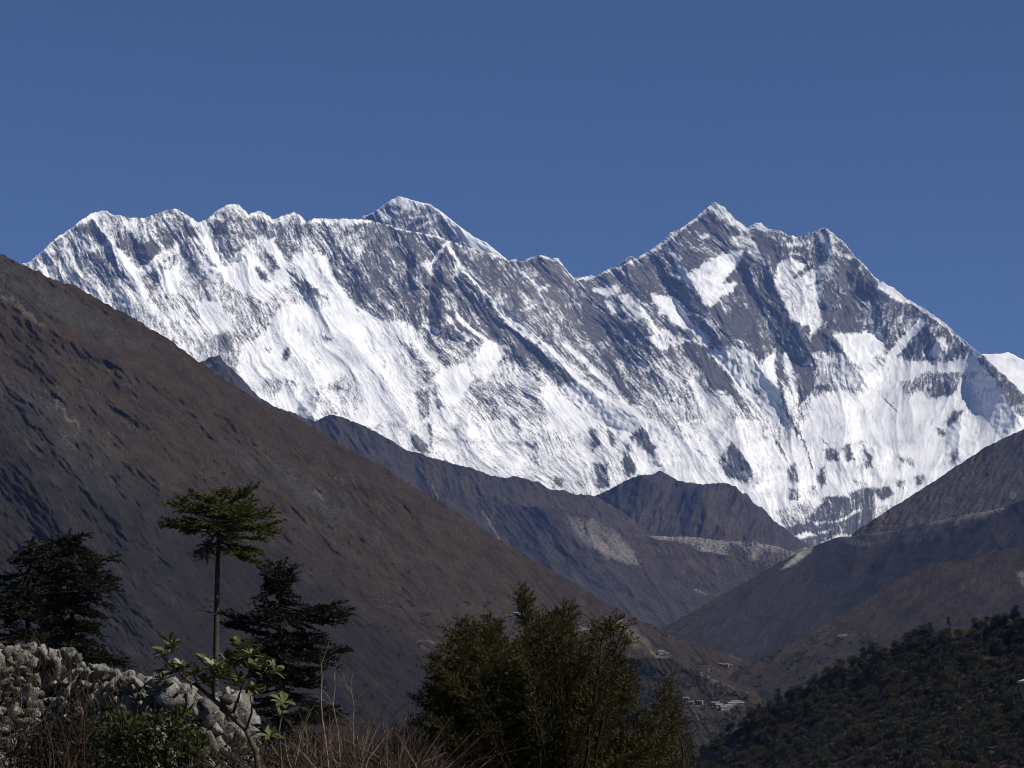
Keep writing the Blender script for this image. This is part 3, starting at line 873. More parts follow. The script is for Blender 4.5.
# --- grey moraine terrace under it
L3 = Land([(600, 548, 11600), (643, 535.6, 11600), (692, 537.2, 11600), (729, 541.2, 11600), (754.7, 542, 11600), (778, 546.6, 11500), (789, 551, 11500), (800, 549, 11500),
           (812, 546, 11500), (830, 543, 11500), (870, 560, 11400)], [(600, 600, 11000), (870, 600, 11000)], 605, 865, 0.8, 70, 0.8, jag=0.5, jag_scale=6, seed=23)
s, al, ac = relief(L3, 80, 240, (30, 14, 40), (12, 6, 20), (5, 2.6, 8), (2.5, 2, 3))
r, g, b, h = covers(L3, 250, al, ac, 0.0, 0.4)
wp = L3.P + 5 * noise(L3.P / 9, L3.Q / 5, 255)
wq = L3.Q + 2 * noise(L3.P / 9, L3.Q / 5, 256)
paint_poly(r, wp, wq, 1.0, [(640, 534), (700, 535), (790, 543), (800, 560), (640, 560)], 2)
paint_poly(r, wp, wq, .15, [(655, 540), (690, 541), (700, 553), (640, 556)], 3)
paint_poly(r, wp, wq, .12, [(728, 544), (742, 545), (752, 560), (728, 560)], 3)
paint_poly(r, wp, wq, .2, [(765, 549), (790, 552), (790, 570), (755, 562)], 3)
paint_poly(r, wp, wq, .95, [(798, 545), (835, 540), (835, 552), (798, 556)], 3)
L3.D = L3.D - s
L3.build("terrain", far_m, (r, g, b, h), back=900)

# --- brown spur with the landslide scar
L4 = Land([(455, 504, L1.where(460, 504) + 160), (490, 503, L1.where(490, 503) + 40), (515, 504, L1.where(515, 504) - 60), (539, 507, 11250), (562.5, 508, 11200), (587.5, 515, 11100), (609, 524.7, 11000), (633, 532.5, 10950),
           (656, 538.7, 10900), (686, 544.5, 10850), (699, 551, 10800), (724.6, 555, 10750), (750, 560.6, 10700), (770, 568, 10650), (820, 590, 10500)],
          [(455, 660, 8500), (820, 680, 8100)], 460, 815, 0.9, 150, 0.55, jag=0.7, jag_scale=7, seed=24)
s, al, ac = relief(L4, 48, 260, (90, 30, 150), (30, 10, 50), (9, 3.4, 14), (3, 2, 4))
rib = np.zeros_like(L4.P)
add_rib(rib, L4.P, L4.Q, [(535, 507), (570, 535), (620, 575), (680, 610)], 80, 70, 90)
r, g, b, h = covers(L4, 270, al, ac, 0.0, 0.35)
wp = L4.P + 4 * noise(L4.P / 10, L4.Q / 10, 275)
wq = L4.Q + 4 * noise(L4.P / 10, L4.Q / 10, 276)
gul = sstep(-.25, .35, ridged(al / 30, ac / 3.4, 277, 2) + .4 * noise(al / 9, ac / 5, 279))
scar = np.zeros_like(L4.P)
paint_poly(scar, wp, wq, .85, [(566, 520), (590, 520), (612, 530), (634, 552), (639, 562), (632, 566), (618, 562), (600, 552), (585, 542)], 4)
r = np.maximum(r, scar * (0.35 + 0.5 * gul))
paint_poly(b, wp, wq, .9, [(535, 505), (590, 510), (700, 546), (750, 562), (690, 580), (640, 550), (600, 522)], 8)
paint_poly(g, wp, wq, .55, [(470, 510), (560, 530), (640, 600), (600, 640), (470, 600)], 25)
paint_line(r, L4.P, L4.Q, .6, [(696, 590), (706, 594)], 1.6, 1.0)
L4.D = L4.D - s - rib
L4.build("hill", far_m, (r, g, b, h), back=1200)

# --- far right hill
L5 = Land([(820, 562, 9400), (855, 532.5, 9450), (863, 526, 9450), (894, 506.5, 9500), (904.6, 499.5, 9500), (932.7, 481.6, 9600), (964, 461, 9700), (986, 447, 9700), (1014, 433, 9800),
           (1024, 429.5, 9800), (1060, 408, 9900), (1160, 350, 10100)], [(820, 600, 8900), (1160, 640, 8400)], 825, 1150, 1.0, 150, 0.7, jag=0.9, jag_scale=7, seed=26)
s, al, ac = relief(L5, 128, 280, (70, 24, 60), (26, 9, 30), (9, 3.4, 14), (3, 2, 4))
r, g, b, h = covers(L5, 290, al, ac, 0.14, 0.25)
paint_poly(b, L5.P, L5.Q, .9, [(850, 530), (900, 505), (950, 520), (900, 540)], 10)
paint_line(r, L5.P + 2 * noise(L5.P / 5, L5.Q / 5, 3), L5.Q, .5, [(1012, 497), (1018, 490)], 5, 2)
L5.D = L5.D - s
L5.build("hill", far_m, (r, g, b, h), back=1600)

# --- long right-hand valley side
L6 = Land([(600, 668, 6300), (640, 641, 6400), (667, 625.5, 6500), (694, 611, 6700), (741, 584, 7100), (770, 568.5, 7300), (792, 556, 7500), (808, 548, 7600), (824, 542.5, 7700),
           (839.6, 537, 7700), (870, 533.5, 7600), (900, 530, 7500), (925, 523, 7400), (960, 516, 7300), (1003, 507.5, 7200), (1024, 500, 7100), (1160, 452, 7000)],
          [(600, 760, 4600), (760, 770, 4500), (1160, 760, 4500)], 605, 1150, 1.0, 190, 0.6, jag=0.6, jag_scale=9, seed=27)
s, al, ac = relief(L6, 145, 300, (90, 34, 95), (30, 12, 32), (9, 3.6, 9), (3, 2, 2.6))
rib = np.zeros_like(L6.P)
add_rib(rib, L6.P, L6.Q, [(1020, 520), (960, 560), (900, 590), (840, 640)], 120, 60, 50)
add_rib(rib, L6.P, L6.Q, [(860, 540), (850, 580), (820, 620), (780, 650)], 90, 50, 40)
r, g, b, h = covers(L6, 310, al, ac, 0.02, 0.3)
wp = L6.P + 2 * noise(L6.P / 5, L6.Q / 5, 315)
wq = L6.Q + 1.2 * noise(L6.P / 7, L6.Q / 5, 316)
paint_poly(r, wp, wq, .95, [(780, 569.5), (795, 556), (808, 546.5), (814, 547), (806, 556), (793, 566)], 1.2)
paint_poly(r, wp, wq, .85, [(925, 523.5), (960, 516), (985, 508), (1003, 506), (1003, 510), (970, 519), (930, 526)], 1.2)
paint_line(r, wp, wq, .45, [(839, 538), (870, 534), (905, 531)], 2.4, 1.6)
paint_poly(r, wp, wq, .22, [(840, 540), (925, 526), (1000, 512), (930, 540), (860, 548)], 4)
L6.D = L6.D - s - rib
L6.build("hill", dark_m, (r, g, b, h), back=1500)

# --- nearer right hill, purple brown
L7 = Land([(640, 760, 3900), (700, 704, 4000), (724, 682, 4000), (735, 672, 4000), (757, 661, 4100), (811.5, 631, 4300), (874, 595, 4600), (902, 577, 4700), (929.5, 564, 4800),
           (961, 559, 4800), (992, 551.6, 4900), (1024, 545, 5000), (1160, 505, 5000)],
          [(640, 800, 3200), (1160, 800, 2900)], 645, 1150, 1.0, 150, 0.6, jag=0.6, jag_scale=9, seed=28)
s, al, ac = relief(L7, 150, 320, (90, 34, 60), (30, 12, 20), (9, 3.6, 6), (2.6, 1.8, 1.9))
r, g, b, h = covers(L7, 330, al, ac, -0.05, 0.45)
wp = L7.P + 2 * noise(L7.P / 4, L7.Q / 4, 335)
paint_poly(r, wp, L7.Q, .5, [(1017, 573), (1024, 571), (1030, 590), (1022, 585)], 2)
paint_line(r, wp, L7.Q, .5, [(838, 636), (846, 635)], 1.2, 0.8)
L7.D = L7.D - s
L7.build("hill", dark_m, (r, g, b, h), back=1000)

# --- the big left slope
L8 = Land([(-140, 180, 4100), (0, 253.5, 4200), (21.5, 264.6, 4200), (49, 277, 4200), (72, 285, 4250), (105.5, 302.7, 4300), (136.7, 320, 4300), (172, 342, 4350), (200, 362, 4400),
           (230, 383, 4400), (258, 400, 4450), (289, 414, 4450), (313, 427.5, 4500), (336, 441, 4500), (360, 454.7, 4500), (380, 464, 4500), (408, 483.5, 4500), (439, 501.5, 4500),
           (470.6, 521, 4500), (498, 538.6, 4500), (530, 558, 4500), (570, 581, 4450), (606.6, 602.7, 4400), (631, 616, 4400), (663, 631, 4300), (691, 643.5, 4250), (732, 655.5, 4200), (780, 672, 4150), (840, 700, 4100)],
          [(-140, 830, 2300), (300, 830, 2350), (840, 830, 2600)], -130, 835, 0.95, 470, 0.75, jag=1.3, jag_scale=7, seed=29)
s, al, ac = relief(L8, 42, 340, (150, 40, 62), (46, 13, 24), (13, 4.5, 8.5), (2.6, 1.7, 2.2))
P, Q = L8.P, L8.Q
al2, ac2 = rot_uv(P, Q, 52)
band = ridged(al2 / 60, ac2 / 12, 352, 3, .6)
rk = np.zeros_like(P)
paint_poly(rk, P + 8 * noise(P / 20, Q / 20, 353), Q, 1.0, [(-140, 340), (0, 375), (60, 395), (110, 455), (185, 540), (205, 580), (150, 660), (60, 700), (-140, 700)], 16)
s = s + rk * (6 * band + 5 * ridged(al2 / 18, ac2 / 4, 354, 2))
rib = np.zeros_like(P)
add_rib(rib, P, Q, [(0, 290), (60, 320), (110, 352), (230, 415), (330, 460), (420, 510), (500, 560)], 70, 60, 26)
add_rib(rib, P, Q, [(-20, 430), (20, 470), (60, 520), (120, 590), (170, 640)], 50, 30, 60)
add_rib(rib, P, Q, [(170, 420), (260, 480), (340, 525), (400, 560), (470, 620)], 45, 40, 60)
for pts, hh, a_, b_ in (([(10, 395), (50, 440), (95, 500), (150, 560)], 34, 12, 30), ([(60, 372), (110, 426), (160, 486), (190, 530)], 26, 12, 26), ([(0, 325), (60, 384), (120, 440)], 22, 12, 30),
                        ([(0, 455), (40, 505), (80, 570), (110, 630)], 34, 14, 24), ([(225, 440), (270, 485), (300, 520)], 20, 10, 20), ([(330, 480), (362, 515), (392, 552)], 22, 10, 20)):
    add_rib(rib, P + 4 * noise(P / 12, Q / 12, 368), Q + 4 * noise(P / 12, Q / 12, 369), pts, hh, a_, b_)
r, g, b, h = covers(L8, 360, al, ac, -0.08, 0.45)
g = np.maximum(g, rk * sstep(-.1, .5, band + .5 * noise(al2 / 14, ac2 / 4, 356)))
wp = P + 4 * noise(P / 9, Q / 9, 357)
wq = Q + 4 * noise(P / 9, Q / 9, 358)
# bluish rock outcrops
for pts in ([(84, 390), (100, 392), (118, 403), (116, 410), (98, 404)], [(262, 455), (280, 458), (310, 478), (330, 500), (345, 520), (330, 525), (305, 505), (290, 490)],
            [(325, 490), (345, 500), (362, 520), (352, 524), (335, 510)], [(366, 535), (384, 540), (388, 550), (372, 548)], [(0, 258), (30, 275), (80, 300), (120, 330), (160, 352), (110, 345), (60, 320), (0, 300)],
            [(20, 400), (40, 410), (85, 465), (98, 490), (80, 480), (40, 430)], [(215, 430), (232, 445), (280, 485), (270, 488), (240, 465)], [(395, 690), (430, 700), (450, 730), (400, 745)]):
    paint_poly(g, wp, wq, .85, pts, 5)
paint_poly(b, wp, wq, .95, [(70, 320), (140, 330), (300, 440), (420, 520), (300, 470), (180, 400)], 15)
# pale scree and stones
speck = sstep(.42, .62, noise(P / 2.1, Q / 1.7, 359)) * sstep(-.05, .4, fbm(al / 40, ac / 14, 361, 3))
for v, pts, w in ((.35, [(4, 297), (22, 310), (42, 325)], 3.0), (.4, [(0, 290), (10, 300)], 3), (.5, [(55, 402), (62, 410), (80, 428)], 2.4), (.12, [(120, 455), (140, 480), (182, 492)], 2),
                  (.5, [(22, 430), (36, 455), (62, 490)], 2.2), (.5, [(60, 500), (72, 520)], 1.6), (.45, [(315, 490), (320, 498)], 3)):
    paint_line(r, wp, wq, v, pts, w, 2.0)
low = sstep(560, 680, Q) * sstep(250, 420, P)
r = np.maximum(r, speck * (0.30 + 0.35 * low + .35 * rk))
for v, pts, w in ((.5, [(413, 642), (428, 641), (446, 644), (470, 647)], .9), (.14, [(330, 600), (380, 606), (440, 612)], .8), (.75, [(630, 660), (645, 661), (655, 659), (672, 655)], 1.6),
                  (.6, [(420, 646), (432, 652)], 2), (.5, [(640, 610), (700, 640)], .8), (.35, [(700, 640), (725, 652), (742, 660)], 1.6), (.15, [(300, 640), (330, 662), (350, 700)], 2.2),
                  (.15, [(355, 700), (385, 720), (390, 745)], 3)):
    paint_line(r, wp, Q + 1.5 * noise(P / 8, Q / 8, 363), v, pts, w, 0.9)
paint_poly(r, wp, wq, .48, [(606, 617), (620, 616), (640, 632), (662, 655), (672, 664), (660, 662), (640, 648), (620, 634)], 3)
paint_poly(b, wp, wq, 1.0, [(-20, 500), (20, 540), (70, 600), (110, 650), (90, 655), (40, 600), (-20, 540)], 5)
paint_poly(g, wp, wq, .0, [(-20, 500), (20, 540), (70, 600), (110, 650), (90, 655), (40, 600), (-20, 540)], 5)
L8.D = L8.D - s - rib
heath = np.ones_like(P)
paint_poly(heath, P + 14 * noise(P / 30, Q / 30, 365), Q + 10 * noise(P / 26, Q / 20, 366), .18, [(-140, 400), (20, 410), (90, 470), (190, 500), (300, 560), (420, 640), (520, 700), (620, 760), (620, 840), (-140, 840)], 40)
heath = np.clip(heath + .55 * fbm(al / 26, ac / 12, 367, 4, .6), 0, 1) * (.25 + .75 * h)
L8.build("hill", near_m, (r, g, b, heath), back=1500)

# --- village terrace in the valley mouth
L9 = Land([(540, 690, L8.where(545, 690) + 70), (600, 663, 3560), (640, 657, 3450), (671, 657.5, 3400), (693, 667, 3350), (720, 682.5, 3300), (749, 692, 3250), (760, 698, 3250), (790, 715, 3200), (840, 740, 3200)],
          [(540, 830, 2800), (640, 830, 2560), (840, 830, 2550)], 545, 835, 0.9, 110, 0.7, jag=0.8, jag_scale=6, seed=30)
s, al, ac = relief(L9, 35, 370, (60, 22, 26), (20, 8, 14), (7, 3, 6), (2.4, 1.7, 2.0))
P, Q = L9.P, L9.Q
r, g, b, h = covers(L9, 380, al, ac, -0.05, 0.3)
wp = P + 3 * noise(P / 6, Q / 6, 385)
wq = Q + 2 * noise(P / 6, Q / 6, 386)
paint_poly(r, wp, wq, .42, [(680, 663), (700, 668), (718, 681), (722, 686), (700, 679), (690, 670)], 3)
paint_line(r, wp, wq, .5, [(720, 684), (749, 693)], 1.6, 1.2)
for pts in ([(684, 700), (692, 704), (702, 705)], [(694, 712), (702, 722)], [(662, 700), (672, 701)], [(716, 706), (720, 710), (730, 709)]):
    paint_line(r, wp, wq, .6, pts, 1.8, 1.0)
speck = sstep(.40, .62, noise(P / 2.0, Q / 1.7, 389)) * sstep(-.1, .4, fbm(P / 14, Q / 9, 391, 3))
r = np.maximum(r, speck * .45)
L9.D = L9.D - s
for i in range(len(L9.px)):                # the terrace grows out of the big slope
    w = float(sstep(552, 640, L9.px[i]))
    if w < 1:
        j = int(np.clip(np.searchsorted(L8.px, L9.px[i]), 0, len(L8.px) - 1))
        L9.D[:, i] = L9.D[:, i] * w + (np.interp(L9.Q[:, i], L8.Q[:, j], L8.D[:, j]) + 45) * (1 - w)
L9.build("terrain", near_m, (r, g, b, h), back=350)

# --- wooded hill close by on the right (its trees come later)
L10 = Land([(600, 850, 1250), (670, 778, 1250), (690, 763, 1250), (715, 744, 1240), (740, 727, 1220), (780, 702, 1200), (820, 680, 1180), (860, 661, 1160), (900, 644, 1140), (950, 629, 1120), (1000, 621, 1100),
            (1040, 614, 1080), (1160, 600, 1050)], [(600, 880, 760), (1160, 880, 720)], 620, 1150, 1.2, 110, 0.7, jag=0.9, jag_scale=14, seed=33)
P, Q = L10.P, L10.Q
L10.D = L10.D - 14 * fbm(P / 60, Q / 40, 395, 3)
floor_m = hill_mat("forest_floor", (0.035, 0.030, 0.018), (0.06, 0.035, 0.022), (0.04, 0.038, 0.034), (0.12, 0.10, 0.08), 0.05)
b = np.clip(.4 + fbm(P / 30, Q / 14, 396, 3), 0, 1)
L10.build("hill", floor_m, (0 * P, 0 * P, b), back=260, base=-200, front_deg=38)

# --- valley ground reaching the horizon
def plain(name, mat, x0, x1, y0, y1, z, n=60):
    xs = np.linspace(x0, x1, n)
    ys = np.linspace(y0, y1, n)
    X, Y = np.meshgrid(xs, ys)
    Z = z + 8 * noise(X / 900, Y / 900, 5)
    o = grid_mesh(name, X, Y[::-1], Z, mat, (0 * X, 0 * X, 0 * X + .3))
    o["kind"] = "structure"
    return o


plain("ground", dark_m, -16000, 16000, -6000, 25000, -440.0)

# --- the knoll the photographer stands on
def knoll_z(x, y):
    x = np.asarray(x, float)
    y = np.asarray(y, float)
    rise = 0.95 * sstep(4, 20, y) * sstep(4.0, -1.5, x - 0.02 * y)
    drop = sstep(33, 60, y)
    d = np.hypot(x * 0.8, np.maximum(y - 40, 0))
    fall = np.where(y > 33, (y - 33) * 0.17 * drop, 0) + np.maximum(d - 60, 0) * 0.45
    side = np.maximum(x - 3, 0) * 0.16 * sstep(3, 9, x) + np.maximum(-y - 10, 0) * .05
    return rise - fall - side + 0.10 * fbm(x / 3.0, y / 3.0, 401, 3)


ks = np.concatenate([np.linspace(-1, 1, 120) ** 3 * 700])
kx = np.sort(np.concatenate([np.linspace(-24, 24, 120), np.sign(ks) * np.abs(ks) + np.sign(ks) * 24]))
ky = np.concatenate([np.linspace(-300, -12, 24), np.linspace(-10, 60, 140), 60 + np.linspace(0.03, 1, 60) ** 1.6 * 640])
KX, KY = np.meshgrid(kx, ky)
KZ = np.maximum(knoll_z(KX, KY), -441.0)
soil_m = hill_mat("dry_soil", (0.05, 0.04, 0.026), (0.065, 0.045, 0.03), (0.09, 0.088, 0.085), (0.2, 0.18, 0.15), 1.4)
kn = grid_mesh("ground", KX[::-1], KY[::-1], KZ[::-1], soil_m, (0 * KX, 0 * KX, np.clip(.4 + fbm(KX / 4, KY / 4, 402, 3), 0, 1)))
kn["kind"] = "structure"

# --- the blue air between here and the far wall
bm = bmesh.new()
bmesh.ops.create_cube(bm, size=1.0)
bmesh.ops.scale(bm, vec=(33000, 39000, 5610), verts=bm.verts)
bmesh.ops.translate(bm, vec=(0, 12500, -452 + 2805), verts=bm.verts)
me = bpy.data.meshes.new("haze")
bm.to_mesh(me)
bm.free()
haze_m = bpy.data.materials.new("blue_air")
haze_m.use_nodes = True
hn = haze_m.node_tree.nodes
hn.clear()
pv = hn.new("ShaderNodeVolumePrincipled")
pv.inputs["Color"].default_value = (0.24, 0.415, 1.0, 1)
pv.inputs["Density"].default_value = HAZE_DENS
pv.inputs["Anisotropy"].default_value = 0.0
ho = hn.new("ShaderNodeOutputMaterial")
haze_m.node_tree.links.new(pv.outputs[0], ho.inputs["Volume"])
me.materials.append(haze_m)
hz = bpy.data.objects.new("haze", me)
COL.objects.link(hz)
hz["kind"] = "stuff"
# ------------------------------------------------------------------ objects
def label(o, text, cat, group=None):
    o["label"] = text
    o["category"] = cat
    if group:
        o["group"] = group
    return o


def empty(name, loc, text, cat, group=None):
    o = bpy.data.objects.new(name, None)
    COL.objects.link(o)
    o.location = loc
    return label(o, text, cat, group)


def add_obj(name, me, parent=None, loc=None):
    o = bpy.data.objects.new(name, me)
    COL.objects.link(o)
    if parent:
        o.parent = parent
    if loc is not None:
        o.location = loc
    return o


class Soup:
    """collects quads (4 corners each) and tubes for ONE mesh"""

    def __init__(self):
        self.v = []
        self.f = []
        self.tint = []
        self.n = 0

    def quads(self, q, tint=None):
        q = np.asarray(q, float)
        k = len(q)
        if not k:
            return
        self.v.append(q.reshape(-1, 3))
        self.f.append(np.arange(4 * k).reshape(k, 4) + self.n)
        self.tint.append(np.full(k, .5) if tint is None else np.asarray(tint, float))
        self.n += 4 * k

    def tube(self, pts, radii, sides=5, tint=.5):
        pts = np.asarray(pts, float)
        n = len(pts)
        d = np.gradient(pts, axis=0)
        d /= np.linalg.norm(d, axis=1)[:, None] + 1e-9
        ref = np.array([0, 0, 1.0]) if abs(d[0][2]) < .9 else np.array([1.0, 0, 0])
        a = np.cross(d, ref)
        a /= np.linalg.norm(a, axis=1)[:, None] + 1e-9
        b = np.cross(d, a)
        th = np.arange(sides) * 2 * math.pi / sides
        ring = pts[:, None, :] + np.asarray(radii)[:, None, None] * (np.cos(th)[None, :, None] * a[:, None, :] + np.sin(th)[None, :, None] * b[:, None, :])
        self.v.append(ring.reshape(-1, 3))
        idx = np.arange(n * sides).reshape(n, sides) + self.n
        nx = np.roll(idx, -1, 1)
        f = np.stack([idx[:-1], nx[:-1], nx[1:], idx[1:]], -1).reshape(-1, 4)
        self.f.append(f)
        self.tint.append(np.full(len(f), tint))
        self.n += n * sides

    def mesh(self, name, mat, origin=(0, 0, 0), smooth=False):
        me = bpy.data.meshes.new(name)
        co = np.concatenate(self.v) - np.asarray(origin, float)
        f = np.concatenate(self.f)
        fill_mesh(me, co, f)
        a = me.attributes.new("tint", 'FLOAT', 'FACE')
        a.data.foreach_set("value", np.concatenate(self.tint).astype(np.float32))
        if smooth:
            me.polygons.foreach_set("use_smooth", np.ones(len(f), bool))
        me.materials.append(mat)
        return me


def unit(v):
    v = np.asarray(v, float)
    return v / (np.linalg.norm(v, axis=-1, keepdims=True) + 1e-9)


def leaves(c, d, length, width, rng, twist=1.0):
    """diamond leaves from base points c along directions d"""
    c = np.asarray(c, float)
    d = unit(d)
    r = rng.normal(size=c.shape) * twist + np.array([0, 0, 0.6])
    s = unit(np.cross(d, r))
    L = np.broadcast_to(np.asarray(length, float), (len(c),))[:, None]
    W = np.broadcast_to(np.asarray(width, float), (len(c),))[:, None]
    mid = c + d * L * .5
    return np.stack([c, mid + s * W * .5, c + d * L, mid - s * W * .5], 1)


def leaf_mat(name, c0, c1, rough=.6, trans=.25, spec=.15):
    mt, nt, b = new_mat(name)
    a = nt.nodes.new("ShaderNodeAttribute")
    a.attribute_name = "tint"
    n = noise_tex(nt, 1.3, 3)
    f = nt.nodes.new("ShaderNodeMath")
    f.operation = 'MULTIPLY_ADD'
    nt.links.new(n, f.inputs[0])
    f.inputs[1].default_value = 0.8
    nt.links.new(a.outputs["Fac"], f.inputs[2])
    col = mixc(nt, ramp(nt, f.outputs[0], .3, 1.4), c0, c1)
    nt.links.new(col, b.inputs["Base Color"])
    b.inputs["Roughness"].default_value = rough
    b.inputs["Specular IOR Level"].default_value = spec
    if trans:
        out = nt.nodes["Material Output"]
        tr = nt.nodes.new("ShaderNodeBsdfTranslucent")
        nt.links.new(col, tr.inputs["Color"])
        mx = nt.nodes.new("ShaderNodeMixShader")
        mx.inputs[0].default_value = trans
        nt.links.new(b.outputs[0], mx.inputs[1])
        nt.links.new(tr.outputs[0], mx.inputs[2])
        nt.links.new(mx.outputs[0], out.inputs["Surface"])
    return mt


def bark_mat(name, c0, c1, scale=14):
    mt, nt, b = new_mat(name)
    n = noise_tex(nt, scale, 5)
    nt.links.new(mixc(nt, ramp(nt, n, .35, .65), c0, c1), b.inputs["Base Color"])
    return mt


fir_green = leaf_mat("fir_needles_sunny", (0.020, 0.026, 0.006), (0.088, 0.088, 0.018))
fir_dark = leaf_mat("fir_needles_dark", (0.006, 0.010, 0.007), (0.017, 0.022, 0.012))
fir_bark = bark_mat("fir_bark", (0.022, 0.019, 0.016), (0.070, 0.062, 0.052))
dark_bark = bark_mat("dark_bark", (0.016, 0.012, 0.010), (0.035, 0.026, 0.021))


def bend(p0, p1, sag, n=7):
    t = np.linspace(0, 1, n)[:, None]
    p = np.asarray(p0) * (1 - t) + np.asarray(p1) * t
    p[:, 2] += sag * np.sin(t[:, 0] * math.pi)
    return p


def spray(crown, wood, p0, p1, r0, rng, tuft, density=1.0, sag=0.0, bare=0.25, flat=0.25):
    """a limb with flat fans of needle tufts"""
    p0, p1 = np.asarray(p0, float), np.asarray(p1, float)
    L = np.linalg.norm(p1 - p0)
    path = bend(p0, p1, sag * L)
    wood.tube(path, np.linspace(r0, r0 * .25, len(path)), 4)
    d0 = unit(p1 - p0)
    side = unit(np.cross(d0, [0, 0, 1.0]))
    n = max(8, int(L / .15 * 2.6 * density))
    C, Dv, Ln = [], [], []
    for k in range(n):
        t = bare + (1 - bare) * rng.random() ** .8
        i = t * (len(path) - 1)
        a = int(min(i, len(path) - 2))
        p = path[a] * (1 - (i - a)) + path[a + 1] * (i - a)
        s = 1 if rng.random() < .5 else -1
        tw = L * (.16 + .26 * rng.random()) * (1.15 - .75 * abs(t - .55))
        dirv = unit(d0 * (.55 + .5 * rng.random()) + side * s * (.5 + .6 * rng.random()) + np.array([0, 0, (rng.random() - .42) * flat * 2]))
        m_ = max(6, int(tw / tuft * 5.0))
        tt = rng.random(m_)[:, None]
        C.append(p + dirv * tw * tt)
        dd = dirv + rng.normal(size=(m_, 3)) * np.array([.6, .6, .35]) + np.array([0, 0, .2])
        Dv.append(dd)
        Ln.append(tuft * (.6 + .8 * rng.random(m_)))
        if tw > tuft * 3:
            wood.tube(bend(p, p + dirv * tw, 0, 3), [r0 * .22, r0 * .15, r0 * .08], 3)
    C, Dv, Ln = np.concatenate(C), np.concatenate(Dv), np.concatenate(Ln)
    crown.quads(leaves(C, Dv, Ln, Ln * .32, rng, .8), rng.random(len(C)))


def fir(trunk_px, D, limbs, r_base, text, mat, seed, tuft=.085, bark=fir_bark, density=1.0, group="fir trees behind the rubble wall"):
    """limbs: (y on trunk, end px, end py, depth shift of the end in metres)"""
    rng = np.random.default_rng(seed)
    path = [np.array(AT(x, y, D)) for x, y in trunk_px]
    base = path[-1].copy()
    base[2] = float(knoll_z(base[0], base[1])) - .1
    path.append(base)
    path = np.array(path)
    wood, crown = Soup(), Soup()
    n = len(path)
    tfrac = np.linspace(0, 1, n)
    wood.tube(path, r_base * (.22 + .78 * tfrac ** .6), 8)
    ys = np.array([p[1] for p in trunk_px])
    for k in range(9):                           # dead stubs on the bare stem
        i = rng.uniform(len(path) * .35, len(path) - 2)
        a = int(i)
        p = path[a] * (1 - i + a) + path[a + 1] * (i - a)
        th = rng.random() * 6.28
        e = p + np.array([math.cos(th), math.sin(th), rng.uniform(-.3, .4)]) * rng.uniform(.15, .75)
        wood.tube(bend(p, e, .05, 4), np.linspace(r_base * .16, r_base * .05, 4), 3)
    limbs = list(limbs) + [(y0 + rng.normal() * 3, ex + rng.normal() * 5, ey + rng.normal() * 4.5, dz + rng.normal() * .4) for (y0, ex, ey, dz) in limbs]
    path[1:-2, 0] += rng.normal(size=len(path) - 3) * r_base * .35
    for (y0, ex, ey, dz) in limbs:
        x0 = float(np.interp(y0, ys, [p[0] for p in trunk_px]))
        ex = x0 + (ex - x0) * (.88 if density < 1.2 and tuft < .083 else .92)
        p0 = np.array(AT(x0, y0, D))
        p1 = np.array(AT(ex, ey, D + dz))
        spray(crown, wood, p0, p1, r_base * .34, rng, tuft, density, sag=rng.uniform(-.08, .04))
    root = empty("fir_tree", tuple(base), text, "tree", group)
    add_obj("trunk", wood.mesh("trunk", bark, base, True), root)
    add_obj("crown", crown.mesh("crown", mat, base), root)
    return root


def ring_limbs(trunk_x, levels, rng, D, per=6, drop=4, reach=1.0):
    """limbs all round the trunk: levels (y, left extent px, right extent px)"""
    out = []
    for (y, xl, xr) in levels:
        a0 = rng.random() * 6.28
        for k in range(per):
            a = a0 + k * 2 * math.pi / per + rng.normal() * .25
            c, s = math.cos(a), math.sin(a)
            ext = (xr - trunk_x) if c > 0 else (trunk_x - xl)
            ext *= rng.uniform(.72, 1.04) * reach
            mean = .5 * (xr - xl) * rng.uniform(.7, 1.0)
            out.append((y - 3 + rng.normal() * 3, trunk_x + c * ext, y + drop + rng.normal() * 4, s * mean / F_PX * D))
    return out


rngv = np.random.default_rng(5)
# tall fir, bare stem and flat crown
D1 = 62.0
limbs = [(505, 260, 486, .2), (512, 256, 499, -.5), (508, 240, 489, .6), (502, 222, 490, -.2), (510, 196, 494, .5), (512, 172, 498, -.2), (516, 176, 507, -.5), (505, 186, 492, -.4),
         (520, 159, 525, .3), (524, 178, 527, -.6), (526, 166, 521, -.2), (522, 188, 532, .7), (528, 283, 532, .2), (522, 270, 517, -.5), (526, 262, 528, .8), (530, 272, 538, -.4),
         (540, 265, 553, .2), (545, 262, 562, -.3), (538, 250, 558, .6), (542, 244, 549, -.7), (540, 200, 553, .3), (530, 204, 545, -.6), (516, 232, 505, -1.2), (514, 212, 506, 1.3),
         (524, 220, 524, 1.5), (526, 226, 526, -1.5), (518, 246, 508, -.9), (520, 196, 514, .9), (533, 236, 540, -.9), (508, 208, 498, -.8), (505, 248, 492, -.1), (506, 232, 493, .3),
         (500, 228, 492, .1), (498, 215, 493, -.3), (518, 252, 512, .5), (521, 185, 518, -.1), (528, 242, 527, .2), (525, 206, 528, .1), (512, 224, 500, .2)]
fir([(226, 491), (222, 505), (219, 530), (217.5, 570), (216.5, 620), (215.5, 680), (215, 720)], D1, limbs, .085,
    "tall slender fir with a bare stem and a flat sunlit crown", fir_green, 41, .08, density=1.0)
